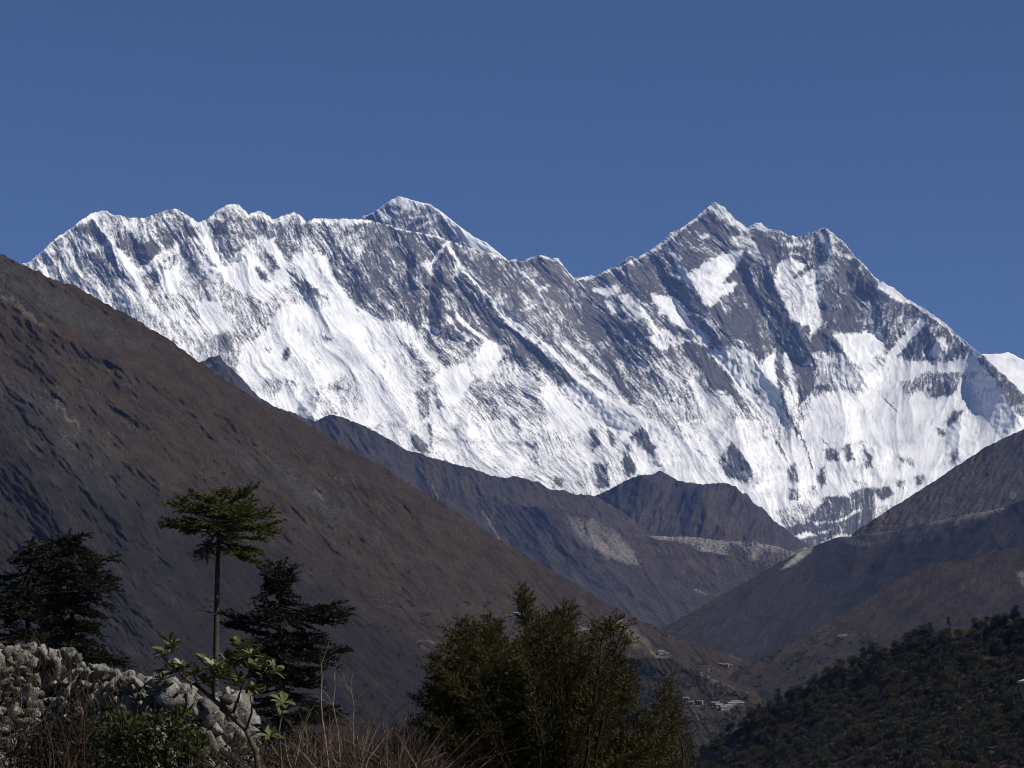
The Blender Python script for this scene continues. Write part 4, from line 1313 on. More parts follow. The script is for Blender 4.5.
# dark fir beside it
lv = [(574, 266, 292), (582, 262, 299), (592, 256, 304), (603, 248, 308), (618, 236, 318), (632, 248, 318), (644, 244, 332), (656, 240, 342), (668, 246, 338), (682, 242, 334),
      (698, 246, 338), (716, 244, 346), (736, 240, 350)]
D2 = 57.0
lm = ring_limbs(280, lv, rngv, D2, 7, 3)
lm += [(600, 262, 572, .2), (598, 294, 570, -.2), (595, 280, 569, 0), (592, 268, 575, .1), (592, 290, 574, .1), (612, 348, 613, .2), (616, 346, 618, -.3), (614, 338, 609, .1), (640, 232, 622, .2), (628, 228, 617, -.2), (660, 344, 650, 0)]
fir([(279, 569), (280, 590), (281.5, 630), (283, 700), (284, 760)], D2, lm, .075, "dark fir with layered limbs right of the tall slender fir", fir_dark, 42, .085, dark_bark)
# the clump of three on the left
D3 = 55.0
lv = [(540, 62, 80), (546, 52, 92), (554, 46, 102), (562, 44, 108), (572, 36, 114), (584, 40, 119), (597, 44, 114), (610, 40, 112), (622, 46, 104), (636, 48, 100), (648, 50, 116), (658, 52, 124), (668, 54, 110)]
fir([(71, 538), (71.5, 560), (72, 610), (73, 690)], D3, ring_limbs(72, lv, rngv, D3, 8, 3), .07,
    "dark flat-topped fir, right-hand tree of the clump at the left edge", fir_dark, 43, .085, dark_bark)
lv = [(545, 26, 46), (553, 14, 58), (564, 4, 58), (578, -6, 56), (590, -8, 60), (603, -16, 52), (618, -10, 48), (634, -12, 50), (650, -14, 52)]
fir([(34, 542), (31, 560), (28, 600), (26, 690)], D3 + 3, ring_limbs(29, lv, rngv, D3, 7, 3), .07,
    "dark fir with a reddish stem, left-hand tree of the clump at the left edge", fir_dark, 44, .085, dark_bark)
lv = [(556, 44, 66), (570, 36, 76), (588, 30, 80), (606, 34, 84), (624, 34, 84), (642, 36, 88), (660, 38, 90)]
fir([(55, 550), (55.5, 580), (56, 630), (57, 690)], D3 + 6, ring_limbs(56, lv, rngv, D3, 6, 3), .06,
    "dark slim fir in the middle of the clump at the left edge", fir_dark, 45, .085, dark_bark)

# ---- feathery juniper bushes
jun_leaf = leaf_mat("juniper_foliage", (0.012, 0.012, 0.005), (0.062, 0.052, 0.015), trans=.2)


def juniper(D, base_px, tips, n_fill, outline, text, seed, tuft=.024, r=.012, per=62):
    rng = np.random.default_rng(seed)
    wood, crown = Soup(), Soup()
    pts = list(tips) + [(x + rng.normal() * 6, y + 6 + abs(rng.normal()) * 8) for x, y in tips for _ in range(2) if n_fill > 50 and x < 590 and not 500 < x < 536]
    n_fill += len(pts) - len(tips)
    xs = [p[0] for p in outline]
    while len(pts) < len(tips) + n_fill:
        x = rng.uniform(min(xs), max(xs))
        top = float(np.interp(x, xs, [p[1] for p in outline]))
        pts.append((x, top + 4 + abs(rng.normal()) * 48))
    bx, by = base_px
    for (x, y) in pts:
        dd = rng.normal() * .55
        b_x = bx + (x - bx) * .40 + rng.normal() * 8
        p0 = np.array(AT(b_x, by, D + dd * .4))
        p1 = np.array(AT(x, y, D + dd))
        mid = (p0 + p1) / 2 + np.array([(b_x - x) / F_PX * D * .12, 0, .1 * (p1 - p0)[2]])
        t = np.linspace(0, 1, 9)[:, None]
        path = (1 - t) ** 2 * p0 + 2 * t * (1 - t) * mid + t ** 2 * p1
        path[:, :2] += rng.normal(size=(9, 2)) * .012
        wood.tube(path, np.linspace(r, r * .2, 9), 4)
        L = np.linalg.norm(p1 - p0)
        up = unit(p1 - mid)
        m_ = int(per * (0.5 + L))
        C, Dv, Ln = [], [], []
        for k in range(m_):
            s = rng.random() ** .62
            i = s * 8
            a = int(min(i, 7))
            p = path[a] * (1 - i + a) + path[a + 1] * (i - a)
            out = unit(rng.normal(size=3) * np.array([1, 1, .5]))
            dv = unit(out * .75 + up * .75 + np.array([0, 0, .1]))
            ln = (.10 + .17 * rng.random()) * (1.15 - .72 * s)
            q = 17
            tt = np.linspace(.08, 1, q)[:, None]
            drift = np.array([0, 0, -.25]) * ln * tt ** 2
            C.append(p + dv * ln * tt + drift)
            Dv.append(dv + rng.normal(size=(q, 3)) * .55)
            Ln.append(tuft * (.55 + .8 * rng.random(q)))
        C, Dv, Ln = np.concatenate(C), np.concatenate(Dv), np.concatenate(Ln)
        crown.quads(leaves(C, Dv, Ln, Ln * .24, rng, 1.0), np.clip(rng.random(len(C)) * .5 + .5 * rng.random(), 0, 1))
    b = AT(bx, by, D)
    root = empty("juniper_bush", (b.x, b.y, float(knoll_z(b.x, b.y))), text, "bush", "juniper bushes in the foreground")
    add_obj("stems", wood.mesh("stems", dark_bark, root.location), root)
    add_obj("foliage", crown.mesh("foliage", jun_leaf, root.location), root)
    return root


OUT_J = [(427, 692), (436, 666), (445, 656), (456, 642), (460, 630), (475, 626), (489, 622), (505, 628), (512, 628), (520, 626), (530, 624), (540, 618), (549, 614), (562, 614), (570, 622), (580, 638), (590, 646), (600, 644), (612, 646), (620, 652), (628, 664), (636, 676), (650, 702), (676, 745)]
TIPS_J = [(523, 587), (519, 594), (527, 599), (523, 592), (549, 611), (565, 606), (569, 610), (560, 613), (599, 621), (607, 623), (617, 619), (623, 625), (612, 620), (594, 630), (627, 641), (489, 617), (497, 622), (478, 622), (466, 621),
          (459, 619), (455, 634), (447, 648), (437, 657), (443, 664), (430, 685), (427, 690), (432, 702), (428, 716), (632, 662), (540, 618), (584, 640)]
juniper(18.0, (550, 800), TIPS_J, 210, OUT_J, "big feathery olive juniper bush with upright plumes in the centre foreground", 51)
juniper(19.5, (668, 800), [(668, 672), (661, 690), (672, 688), (678, 705), (655, 708), (684, 722), (690, 742), (650, 725), (664, 700), (675, 720)], 6,
        [(645, 740), (655, 708), (668, 676), (680, 712), (694, 752)], "small thin juniper with a single leaning plume at the right side of the big bush", 52, per=46)

# ---- rhododendron shoots
rho_leaf = leaf_mat("rhododendron_leaf", (0.045, 0.053, 0.015), (0.135, 0.138, 0.055), rough=.45, trans=.15, spec=.28)


def whorl(s, c, up, n, length, rng, spread=1.0):
    """leaves of a shoot: long ovals with a raised mid-rib fold"""
    up = unit(up)
    a = unit(np.cross(up, [.3, .9, .1]))
    b = np.cross(up, a)
    for k in range(n):
        th = k * 2.4 + rng.normal() * .25
        o = a * math.cos(th) + b * math.sin(th)
        el = rng.uniform(-.05, 1.3)
        d = unit(o * spread + up * el)
        side = unit(np.cross(d, up))
        nrm = np.cross(side, d)
        L = length * rng.uniform(.75, 1.1)
        W = L * rng.uniform(.30, .38)
        st = np.array([0, .16, .40, .68, .88, 1.0])
        wd = np.array([.05, .34, .92, 1.0, .66, .04])
        droop = -np.array([0, 0, 1.0])[None, :] * (st ** 2)[:, None] * L * rng.uniform(.05, .3)
        mid = c + d[None, :] * (st * L)[:, None] + droop
        l_ = mid + side[None, :] * (wd * W * .5)[:, None] + nrm[None, :] * (wd * W * .14)[:, None]
        r_ = mid - side[None, :] * (wd * W * .5)[:, None] + nrm[None, :] * (wd * W * .14)[:, None]
        q = []
        for i in range(5):
            q.append([mid[i], mid[i + 1], l_[i + 1], l_[i]])
            q.append([mid[i], r_[i], r_[i + 1], mid[i + 1]])
        s.quads(q, np.full(len(q), rng.random()))


def rhododendron(D, stems, shoots, text, seed, length=.098):
    rng = np.random.default_rng(seed)
    wood, fol = Soup(), Soup()
    for pts, r0, r1 in stems:
        P3 = np.array([AT(x, y, D + dz) for x, y, dz in pts])
        wood.tube(P3, np.linspace(r0, r1, len(P3)), 6)
    shoots = list(shoots) + [(x + rng.normal() * 8, y + 4 + rng.normal() * 6, dz + rng.normal() * .15, max(4, int(n * .7)), tilt + rng.normal() * .3) for (x, y, dz, n, tilt) in shoots if len(shoots) > 5]
    for (x, y, dz, n, tilt) in shoots:
        c = np.array(AT(x, y, D + dz))
        whorl(fol, c, np.array([tilt, rng.normal() * .3 - .15, 1.0]), int(n * 1.5), length * rng.uniform(.85, 1.1), rng)
    b = AT(stems[0][0][0][0], stems[0][0][0][1], D)
    root = empty("rhododendron", (b.x, b.y, float(knoll_z(b.x, b.y))), text, "shrub", "rhododendron shrubs by the rubble wall")
    add_obj("stems", wood.mesh("stems", bark_mat("rhododendron_bark", (.03, .022, .017), (.10, .08, .062), 40), root.location, True), root)
    add_obj("leaves", fol.mesh("leaves", rho_leaf, root.location), root)


rhododendron(15.0, [([(262, 800, 0), (256, 752, 0), (246, 730, 0), (232, 716, 0), (214, 700, .1), (200, 688, .1), (182, 676, .1), (172, 660, .1)], .022, .006),
                    ([(232, 716, 0), (238, 700, .1), (242, 684, .1), (250, 672, 0)], .011, .005), ([(214, 700, .1), (212, 684, 0), (216, 672, -.1)], .010, .005),
                    ([(242, 684, .1), (236, 672, .2), (232, 660, .2)], .008, .004), ([(200, 688, .1), (194, 676, -.1)], .008, .004), ([(250, 672, 0), (260, 666, .1), (266, 670, 0)], .006, .003), ([(250, 672, 0), (248, 660, .05), (249, 655, .05)], .006, .003), ([(246, 730, 0), (252, 712, -.2), (250, 692, -.2)], .008, .004)],
             [(171, 654, .1, 9, -.2), (178, 672, 0, 10, -.3), (168, 670, .2, 8, -.5), (194, 676, -.1, 11, -.1), (215, 670, -.1, 14, 0), (222, 678, -.2, 10, .3), (232, 658, .2, 11, .2), (250, 670, 0, 13, .4),
              (243, 662, .1, 10, .4), (206, 664, .2, 8, 0), (251, 690, -.2, 8, .3), (228, 666, 0, 10, .1), (186, 668, 0, 8, -.2), (202, 680, .1, 9, -.1), (249, 653, .05, 10, .2), (261, 661, .1, 10, .5), (267, 667, 0, 8, .6), (240, 650, .15, 9, .1), (234, 686, -.15, 10, .2), (173, 646, .15, 8, -.2), (223, 676, -.2, 10, .1)],
             "leafy rhododendron with whorls of long pale leaves before the tall slender fir", 61)
rhododendron(14.5, [([(283, 810, 0), (281, 760, 0), (279, 730, 0), (283, 708, 0)], .010, .004), ([(281, 760, 0), (268, 742, .1), (264, 734, .1)], .007, .003)],
             [(284, 703, 0, 8, .2), (264, 732, .1, 7, -.1), (270, 736, 0, 6, .2), (278, 716, .1, 5, .5)],
             "small rhododendron shoot standing alone beside the dry stalks", 62, .105)

# ---- green broad-leaved shrub and darker low shrubs
shrub_leaf = leaf_mat("shrub_leaf", (0.018, 0.024, 0.007), (0.062, 0.068, 0.018), rough=.6, trans=.25, spec=.15)
heath_leaf = leaf_mat("heath_leaf", (0.010, 0.010, 0.006), (0.032, 0.029, 0.014), trans=.15)


def leafy_shrub(name, D, blobs, n, leaf, mat, text, seed, w=.5, group="low shrubs in the foreground"):
    rng = np.random.default_rng(seed)
    s = Soup()
    wood = Soup()
    for (x, y, rx, ry) in blobs:
        k = int(n * rx * ry / 500)
        ph = rng.normal(size=(k, 3))
        ph = unit(ph) * (rng.random((k, 1)) ** .4)
        c = np.array(AT(x, y, D))
        sx, sz = rx / F_PX * D, ry / F_PX * D
        pts = c + ph * np.array([sx, sx * .8, sz])
        dv = ph + rng.normal(size=(k, 3)) * .6 + np.array([0, 0, .5])
        ln = leaf * (.6 + .7 * rng.random(k))
        s.quads(leaves(pts, dv, ln, ln * w, rng, 1.0), rng.random(k))
        g = c.copy()
        g[2] = float(knoll_z(c[0], c[1])) - .05
        for q in range(6):
            e = c + rng.normal(size=3) * np.array([sx, sx * .6, sz]) * .5
            wood.tube(bend(g + rng.normal(size=3) * [.08, .08, 0], e, .03, 5), np.linspace(.012, .004, 5), 4)
    b = AT(blobs[0][0], blobs[0][1], D)
    root = empty(name, (b.x, b.y, float(knoll_z(b.x, b.y))), text, "shrub", group)
    add_obj("stems", wood.mesh("stems", dark_bark, root.location), root)
    add_obj("foliage", s.mesh("foliage", mat, root.location), root)


leafy_shrub("leafy_shrub", 17, [(150, 738, 34, 26), (125, 732, 24, 22), (178, 728, 22, 20), (160, 760, 44, 22), (112, 752, 22, 22), (192, 752, 18, 24)], 330, .042, shrub_leaf,
            "glossy green broad-leaved shrub in front of the rubble wall", 71)
leafy_shrub("heath_shrub", 18.5, [(60, 748, 42, 26), (84, 732, 28, 24), (20, 758, 36, 22), (100, 760, 30, 20), (48, 730, 22, 16)], 560, .036, heath_leaf,
            "dark low twiggy heath bush at the lower left of the rubble wall", 72, .3)
leafy_shrub("heath_shrub", 17.5, [(230, 764, 40, 18), (262, 756, 26, 20), (300, 764, 40, 16), (340, 766, 40, 14)], 560, .034, heath_leaf,
            "dark low heath bush under the bent rhododendron stem", 73, .3)
leafy_shrub("heath_shrub", 21, [(400, 752, 34, 26), (430, 748, 24, 30), (370, 764, 34, 18), (416, 730, 18, 18)], 520, .036, heath_leaf,
            "dull low heath bush against the left side of the big juniper", 74, .3)

# ---- bare twig shrubs
twig_red = bark_mat("red_brown_twig", (.035, .020, .015), (.085, .052, .036), 20)
twig_pale = bark_mat("bleached_stalk", (.11, .085, .060), (.23, .18, .13), 20)


def twig(s, p, d, L, r, depth, rng, wiggle=.12):
    n = 6
    pts = [np.array(p)]
    dd = np.array(d, float)
    for k in range(n):
        dd = unit(dd + rng.normal(size=3) * wiggle + np.array([0, 0, .03]))
        pts.append(pts[-1] + dd * L / n)
    s.tube(pts, np.linspace(r, r * .35, n + 1), 4 if r > .004 else 3, rng.random())
    if depth > 0:
        for k in range(rng.integers(2, 5)):
            i = rng.integers(2, n + 1)
            nd = unit(dd + rng.normal(size=3) * .55)
            twig(s, pts[i], nd, L * rng.uniform(.35, .6), r * .55, depth - 1, rng, wiggle)


def bare_shrub(px, D, n, H, lean, r, mat, text, seed, fan=.45, depth=2):
    rng = np.random.default_rng(seed)
    s = Soup()
    x, y, _ = AT(px, 768, D)
    z = float(knoll_z(x, y)) - .05
    for k in range(n):
        d = unit(np.array([lean + rng.normal() * fan, rng.normal() * .25, 1.0]))
        twig(s, (x + rng.normal() * .12, y + rng.normal() * .12, z), d, H * rng.uniform(.65, 1.05), r * rng.uniform(.7, 1.1), depth, rng)
    o = add_obj("bare_shrub", s.mesh("bare_shrub", mat, (x, y, z)), None, (x, y, z))
    label(o, text, "shrub", "leafless shrubs in the foreground")


bare_shrub(6, 19, 16, 1.15, .30, .008, twig_red, "leafless red-brown shrub fanning up before the wall at the far left edge", 81, .35)
bare_shrub(48, 18, 13, 1.0, .35, .007, twig_red, "leafless twiggy shrub leaning right across the middle of the rubble wall", 82, .25)
bare_shrub(100, 19.5, 11, .9, .15, .006, twig_red, "thin leafless shrub between the heath bush and the green broad-leaved shrub", 83, .3)
bare_shrub(196, 17, 9, .72, .1, .006, twig_red, "sparse leafless shrub just left of the bent rhododendron stem", 84, .3)
bare_shrub(382, 19, 9, .95, .0, .005, twig_red, "leafless shrub of fine reddish twigs left of the big juniper", 85, .35)


# tall dry stalks
def stalk(pts, D, r, text, seed):
    rng = np.random.default_rng(seed)
    s = Soup()
    P3 = np.array([AT(x, y, D) for x, y in pts])
    s.tube(P3, np.linspace(r, r * .45, len(P3)), 5)
    for k in range(4):
        i = rng.integers(1, len(P3))
        twig(s, P3[i], unit(rng.normal(size=3) * .5 + np.array([0, 0, 1])), .16, r * .4, 0, rng)
    b = P3[0]
    o = add_obj("dry_stalk", s.mesh("dry_stalk", twig_pale, b), None, tuple(b))
    label(o, text, "plant", "tall dry stalks in the brush")


stalk([(330, 800), (328, 762), (325, 738), (322, 718), (321, 698), (322, 676), (321, 664)], 16, .0075, "tall pale dry stalk, tallest of the stalks left of the juniper", 91)
stalk([(343, 800), (340, 758), (338, 730), (333, 705), (335, 688), (334, 672)], 16.4, .005, "crooked pale dry stalk just right of the tallest stalk", 92)
stalk([(356, 800), (354, 752), (353, 728), (354, 706), (352, 694)], 16.8, .005, "short straight dry stalk, third from the left among the stalks", 93)
stalk([(352, 800), (362, 764), (372, 740), (380, 722)], 16.2, .005, "dry stalk leaning steeply to the right over the brush", 94)
stalk([(290, 800), (295, 764), (300, 742), (304, 726), (311, 712)], 15.8, .0045, "thin dry stalk leaning right at the left end of the brush", 95)

# dry brush covering the ground
rb = np.random.default_rng(101)
sb_, sp_ = Soup(), Soup()
TOPB = [(240, 752), (262, 742), (290, 722), (320, 708), (345, 704), (370, 712), (400, 712), (425, 722), (450, 744), (480, 760)]
for k in range(950):
    x = rb.uniform(238, 470)
    top = float(np.interp(x, [p[0] for p in TOPB], [p[1] for p in TOPB])) + 4 + abs(rb.normal()) * 30
    D = rb.uniform(15, 22)
    p = np.array(AT(x, 790, D))
    e = np.array(AT(x + rb.normal() * 38, min(top, 780), D + rb.normal() * .3))
    s = sb_ if rb.random() < .8 else sp_
    mid = (p + e) / 2 + rb.normal(size=3) * .03
    s.tube([p, mid, e], [.0035, .0028, .0012], 3)
for s, mt, nm in ((sb_, twig_red, "brush"), (sp_, twig_pale, "dry_grass")):
    o = add_obj(nm, s.mesh(nm, mt))
    o["kind"] = "stuff"

# ---- rubble wall
stone_m, nt, bs = new_mat("lichened_stone")
ta = nt.nodes.new("ShaderNodeAttribute")
ta.attribute_name = "tint"
n1 = noise_tex(nt, 9, 5, rough=.65)
n2 = noise_tex(nt, 30, 4)
c = mixc(nt, ta.outputs["Fac"], (.075, .068, .059), (.25, .237, .216))
c = mixc(nt, ramp(nt, n1, .50, .62), c, (.055, .046, .036))
c = mixc(nt, ramp(nt, n2, .60, .70), c, (.34, .33, .31))
nt.links.new(c, bs.inputs["Base Color"])
bp = nt.nodes.new("ShaderNodeBump")
bp.inputs["Strength"].default_value = .7
bp.inputs["Distance"].default_value = .03
nt.links.new(n2, bp.inputs["Height"])
nt.links.new(bp.outputs[0], bs.inputs["Normal"])

bmi = bmesh.new()
bmesh.ops.create_icosphere(bmi, subdivisions=2, radius=1)
ICO_V = np.array([v.co for v in bmi.verts])
ICO_F = np.array([[v.index for v in f.verts] for f in bmi.faces])
bmi.free()


def stone_mesh(name, items, mat, seed):
    """items: centre, size, all in one mesh; each stone a faceted rough lump"""
    rng = np.random.default_rng(seed)
    V, Fc, tint = [], [], []
    for i, (c, sz) in enumerate(items):
        v = np.sign(ICO_V) * np.abs(ICO_V) ** .55
        for k in range(7):                       # chop flat faces
            nrm = unit(rng.normal(size=3))
            h = rng.uniform(.45, .85)
            dd = v @ nrm - h
            v = v - np.where(dd > 0, dd, 0)[:, None] * nrm
        v = v + .07 * np.stack([noise(v[:, 0] * 2 + i, v[:, 1] * 2 + v[:, 2] * 1.3, 7), noise(v[:, 1] * 2 + i, v[:, 2] * 2, 8), noise(v[:, 2] * 2 + i, v[:, 0] * 2, 9)], 1)
        a = rng.normal() * .7
        rot = np.array([[math.cos(a), 0, -math.sin(a)], [0, 1, 0], [math.sin(a), 0, math.cos(a)]])
        v = (v * np.asarray(sz)) @ rot.T + c
        Fc.append(ICO_F + len(V) * len(ICO_V))
        V.append(v)
        tint.append(np.full(len(ICO_F), rng.random()))
    me = bpy.data.meshes.new(name)
    fill_mesh(me, np.concatenate(V), np.concatenate(Fc))
    at_ = me.attributes.new("tint", 'FLOAT', 'FACE')
    at_.data.foreach_set("value", np.concatenate(tint).astype(np.float32))
    me.materials.append(mat)
    return me


TOPW = [(-60, 636), (0, 643), (30, 645), (60, 648), (75, 655), (86, 665), (115, 668), (126, 673), (142, 678), (160, 677), (176, 685), (192, 690), (201, 697), (208, 694), (228, 690), (240, 698), (248, 720), (254, 748)]
rw = np.random.default_rng(111)
items = []
DW = 25.0
y = 640.0
while y < 800:
    x = -60.0
    while x < 252:
        big = x > 150
        w = rw.uniform(6, 17) if big else rw.uniform(4, 12)
        h = rw.uniform(8, 24) if big else rw.uniform(4, 12)
        top = float(np.interp(x, [p[0] for p in TOPW], [p[1] for p in TOPW]))
        yy = y + rw.normal() * 2
        if yy > top + h * .35:
            c = np.array(AT(x + w / 2, yy, DW + rw.normal() * .07 + (.25 * math.sin(x / 37))))
            items.append((c, np.array([w * rw.uniform(.55, .85), w * .7, h * rw.uniform(.55, .85)]) / F_PX * DW))
            if yy < top + 14:                     # top of the wall, going back
                for dz in (.22, .45, .68):
                    c2 = np.array(AT(x + w / 2 + rw.normal() * 2, yy + rw.normal(), DW + dz))
                    items.append((c2, np.array([w * .7, w * .7, h * .7]) / F_PX * DW))
        x += w * rw.uniform(.8, 1.05)
    y += 6.5
wb = AT(110, 790, DW)
me = stone_mesh("rubble_wall", items, stone_m, 112)
for v in (me.vertices,):
    co = np.empty(len(v) * 3, np.float32)
    v.foreach_get("co", co)
    v.foreach_set("co", (co.reshape(-1, 3) - np.array(wb, np.float32)).reshape(-1))
wl_o = add_obj("rubble_wall", me, None, wb)
label(wl_o, "rough pale wall of piled lichen-covered rubble stones at lower left", "wall")
# dark earth packed in the wall
core = Soup()
for x0, x1 in zip(np.arange(-60, 240, 10), np.arange(-50, 250, 10)):
    t0 = float(np.interp(x0, [p[0] for p in TOPW], [p[1] for p in TOPW])) + 9
    t1 = float(np.interp(x1, [p[0] for p in TOPW], [p[1] for p in TOPW])) + 9
    A_, B_ = np.array(AT(x0, t0, DW + .45)), np.array(AT(x1, t1, DW + .45))
    A2, B2 = A_ + [0, .5, 0], B_ + [0, .5, 0]
    lo = np.array([0, 0, 1.6])
    core.quads([[A_, B_, B_ - lo, A_ - lo], [A_, A2, B2, B_], [A2, A2 - lo, B2 - lo, B2]])
co_ = add_obj("earth_core", core.mesh("earth_core", soil_m, wb), wl_o)

# straw growing out of the wall
rg = np.random.default_rng(121)
gs = Soup()
for k in range(900):
    x = rg.uniform(-30, 252)
    top = float(np.interp(x, [p[0] for p in TOPW], [p[1] for p in TOPW]))
    y0 = top + abs(rg.normal()) * 60
    p = np.array(AT(x, y0 + 6, DW - .16))
    e = p + np.array([rg.normal() * .035, -.05 + rg.normal() * .03, rg.uniform(.05, .16)])
    gs.tube([p, (p + e) / 2 + rg.normal(size=3) * .006, e], [.003, .0026, .001], 3, rg.random())
straw = bark_mat("straw", (.06, .045, .025), (.16, .13, .08), 6)
o = add_obj("grass", gs.mesh("grass", straw))
o["kind"] = "stuff"

# ---- pale flared post at the right edge
pm, nt, bs = new_mat("weathered_plaster")
n1 = noise_tex(nt, 5, 5)
nt.links.new(mixc(nt, ramp(nt, n1, .4, .65), (.20, .19, .17), (.13, .12, .105)), bs.inputs["Base Color"])
pmt, nt, bs = new_mat("sunlit_plaster")  # sunlit top of the post, put into the colour as a paler coat
n1 = noise_tex(nt, 9, 4)
nt.links.new(mixc(nt, ramp(nt, n1, .4, .7), (.62, .62, .60), (.42, .41, .39)), bs.inputs["Base Color"])


def frustum_mesh(name, rings, mat):
    """square rings (half width, z), bevelled edges"""
    bm = bmesh.new()
    prev = None
    for hw, z in rings:
        vs_ = [bm.verts.new((sx * hw, sy * hw, z)) for sx, sy in ((-1, -1), (1, -1), (1, 1), (-1, 1))]
        if prev:
            for k in range(4):
                bm.faces.new((prev[k], prev[(k + 1) % 4], vs_[(k + 1) % 4], vs_[k]))
        else:
            bm.faces.new(list(reversed(vs_)))
        prev = vs_
    bm.faces.new(prev)
    bmesh.ops.bevel(bm, geom=list(bm.edges), offset=.006, segments=2, affect='EDGES')
    me = bpy.data.meshes.new(name)
    bm.to_mesh(me)
    bm.free()
    me.materials.append(mat)
    return me


DP = 30.0
pt = AT(1041.5, 707, DP)
gz = float(knoll_z(pt.x, pt.y))
post = empty("post", (pt.x, pt.y, gz), "pale post with a flared head, cut off by the right edge of the view", "post")
post.rotation_euler = (0, 0, R(8))
add_obj("shaft", frustum_mesh("shaft", [(.15, -.3), (.13, pt.z - gz - .02)], pm), post)
add_obj("flared_head", frustum_mesh("flared_head", [(.145, 0), (.215, .30)], pm), post, (0, 0, pt.z - gz - .02))
add_obj("cap", frustum_mesh("cap", [(.218, 0), (.218, .022), (.02, .10)], pmt), post, (0, 0, pt.z - gz + .282))

# ------------------------------------------------------------------ far villages
wall_w, nt, bs = new_mat("whitewashed_wall")
n1 = noise_tex(nt, .3, 3)
nt.links.new(mixc(nt, ramp(nt, n1, .4, .7), (.155, .147, .138), (.10, .095, .088)), bs.inputs["Base Color"])
roof_b, nt, bs = new_mat("tin_roof")
n1 = noise_tex(nt, .3, 3)
nt.links.new(mixc(nt, ramp(nt, n1, .4, .7), (.17, .175, .18), (.11, .11, .115)), bs.inputs["Base Color"])

def house_parts(w, d, h, rise):
    bm = bmesh.new()
    co = [(-w / 2, -d / 2, -2), (w / 2, -d / 2, -2), (w / 2, d / 2, -2), (-w / 2, d / 2, -2), (-w / 2, -d / 2, h), (w / 2, -d / 2, h), (w / 2, d / 2, h), (-w / 2, d / 2, h),
          (-w / 2, 0, h + rise), (w / 2, 0, h + rise)]
    v = [bm.verts.new(c) for c in co]
    for f in ((0, 1, 5, 4), (2, 3, 7, 6), (1, 2, 6, 9, 5), (3, 0, 4, 8, 7), (3, 2, 1, 0)):
        bm.faces.new([v[i] for i in f])
    wall_me = bpy.data.meshes.new("wall")
    bm.to_mesh(wall_me)
    bm.free()
    wall_me.materials.append(wall_w)
    bm = bmesh.new()
    e = .6
    for sgn in (-1, 1):
        t = .18
        lo, hi = h - e * rise / (d / 2), h + rise
        p = [(-w / 2 - e, sgn * (d / 2 + e), lo + .06), (w / 2 + e, sgn * (d / 2 + e), lo + .06), (w / 2 + e, 0, hi + .06), (-w / 2 - e, 0, hi + .06)]
        a = [bm.verts.new(c) for c in p]
        b = [bm.verts.new((c[0], c[1], c[2] + t)) for c in p]
        bm.faces.new(a)
        bm.faces.new(b)
        for k in range(4):
            bm.faces.new((a[k], a[(k + 1) % 4], b[(k + 1) % 4], b[k]))
    roof_me = bpy.data.meshes.new("roof")
    bm.to_mesh(roof_me)
    bm.free()
    roof_me.materials.append(roof_b)
    return wall_me, roof_me


KINDS = [house_parts(9, 6, 4.6, 1.5), house_parts(12, 6.5, 5.2, 1.7), house_parts(6.5, 5, 3.4, 1.2)]
rh = np.random.default_rng(131)


def village(land, spots, texts, group, size=1.0):
    for i, (x, y, k) in enumerate(spots):
        p = land.point(x, y)
        r = empty("house", p, texts[i] if isinstance(texts, list) else texts, "house", group)
        r.rotation_euler = (0, 0, rh.uniform(-.5, .5))
        s = size * rh.uniform(.85, 1.1)
        r.scale = (s, s, s)
        for nm, me in zip(("wall", "roof"), KINDS[k]):
            add_obj(nm, me, r)


village(L8, [(513, 617.5, 2), (516.5, 615.5, 0), (521, 618, 0), (525, 616.5, 2), (529, 618.5, 1)],
        "tiny whitewashed house on the slope behind the top of the big juniper", "houses of the upper hamlet")
village(L8, [(569, 629.5, 2), (573, 630.5, 0), (578, 630, 1), (583, 631, 0), (587, 632, 2)],
        "tiny pale house of the row seen through the gap in the big juniper", "houses of the row hamlet")
village(L9, [(716, 706, 1), (719, 708.5, 0), (723, 710, 0), (728, 709, 0), (732, 707.5, 1), (736, 705.5, 1), (740, 706.5, 0)],
        "tiny white house of the tight cluster on the valley terrace by the wooded hill", "houses of the terrace hamlet", .95)
village(L8, [(721, 666, 2), (726, 667, 0), (731, 667, 2)], "tiny grey house far down the valley mouth, below the purple-brown hill", "houses in the valley mouth", .9)
village(L8, [(661, 654.5, 0)], "lone white house at the end of the pale hillside path", None)
village(L8, [(667, 655.5, 2)], "small pale hut right beside the lone white house on the pale path", None)
village(L9, [(686, 700.5, 0), (692, 704, 2), (700, 704, 0)], "tiny pale house above the scree streak on the near valley terrace", "houses on the near terrace", .8)

# ------------------------------------------------------------------ woods
wood_dark = leaf_mat("wood_dark_green", (0.013, 0.015, 0.008), (0.044, 0.045, 0.020), trans=.1)
wood_olive = leaf_mat("wood_olive", (0.022, 0.021, 0.008), (0.080, 0.064, 0.022), trans=.1)
wood_brown = leaf_mat("wood_brown", (0.028, 0.020, 0.012), (0.085, 0.055, 0.030), trans=.1)


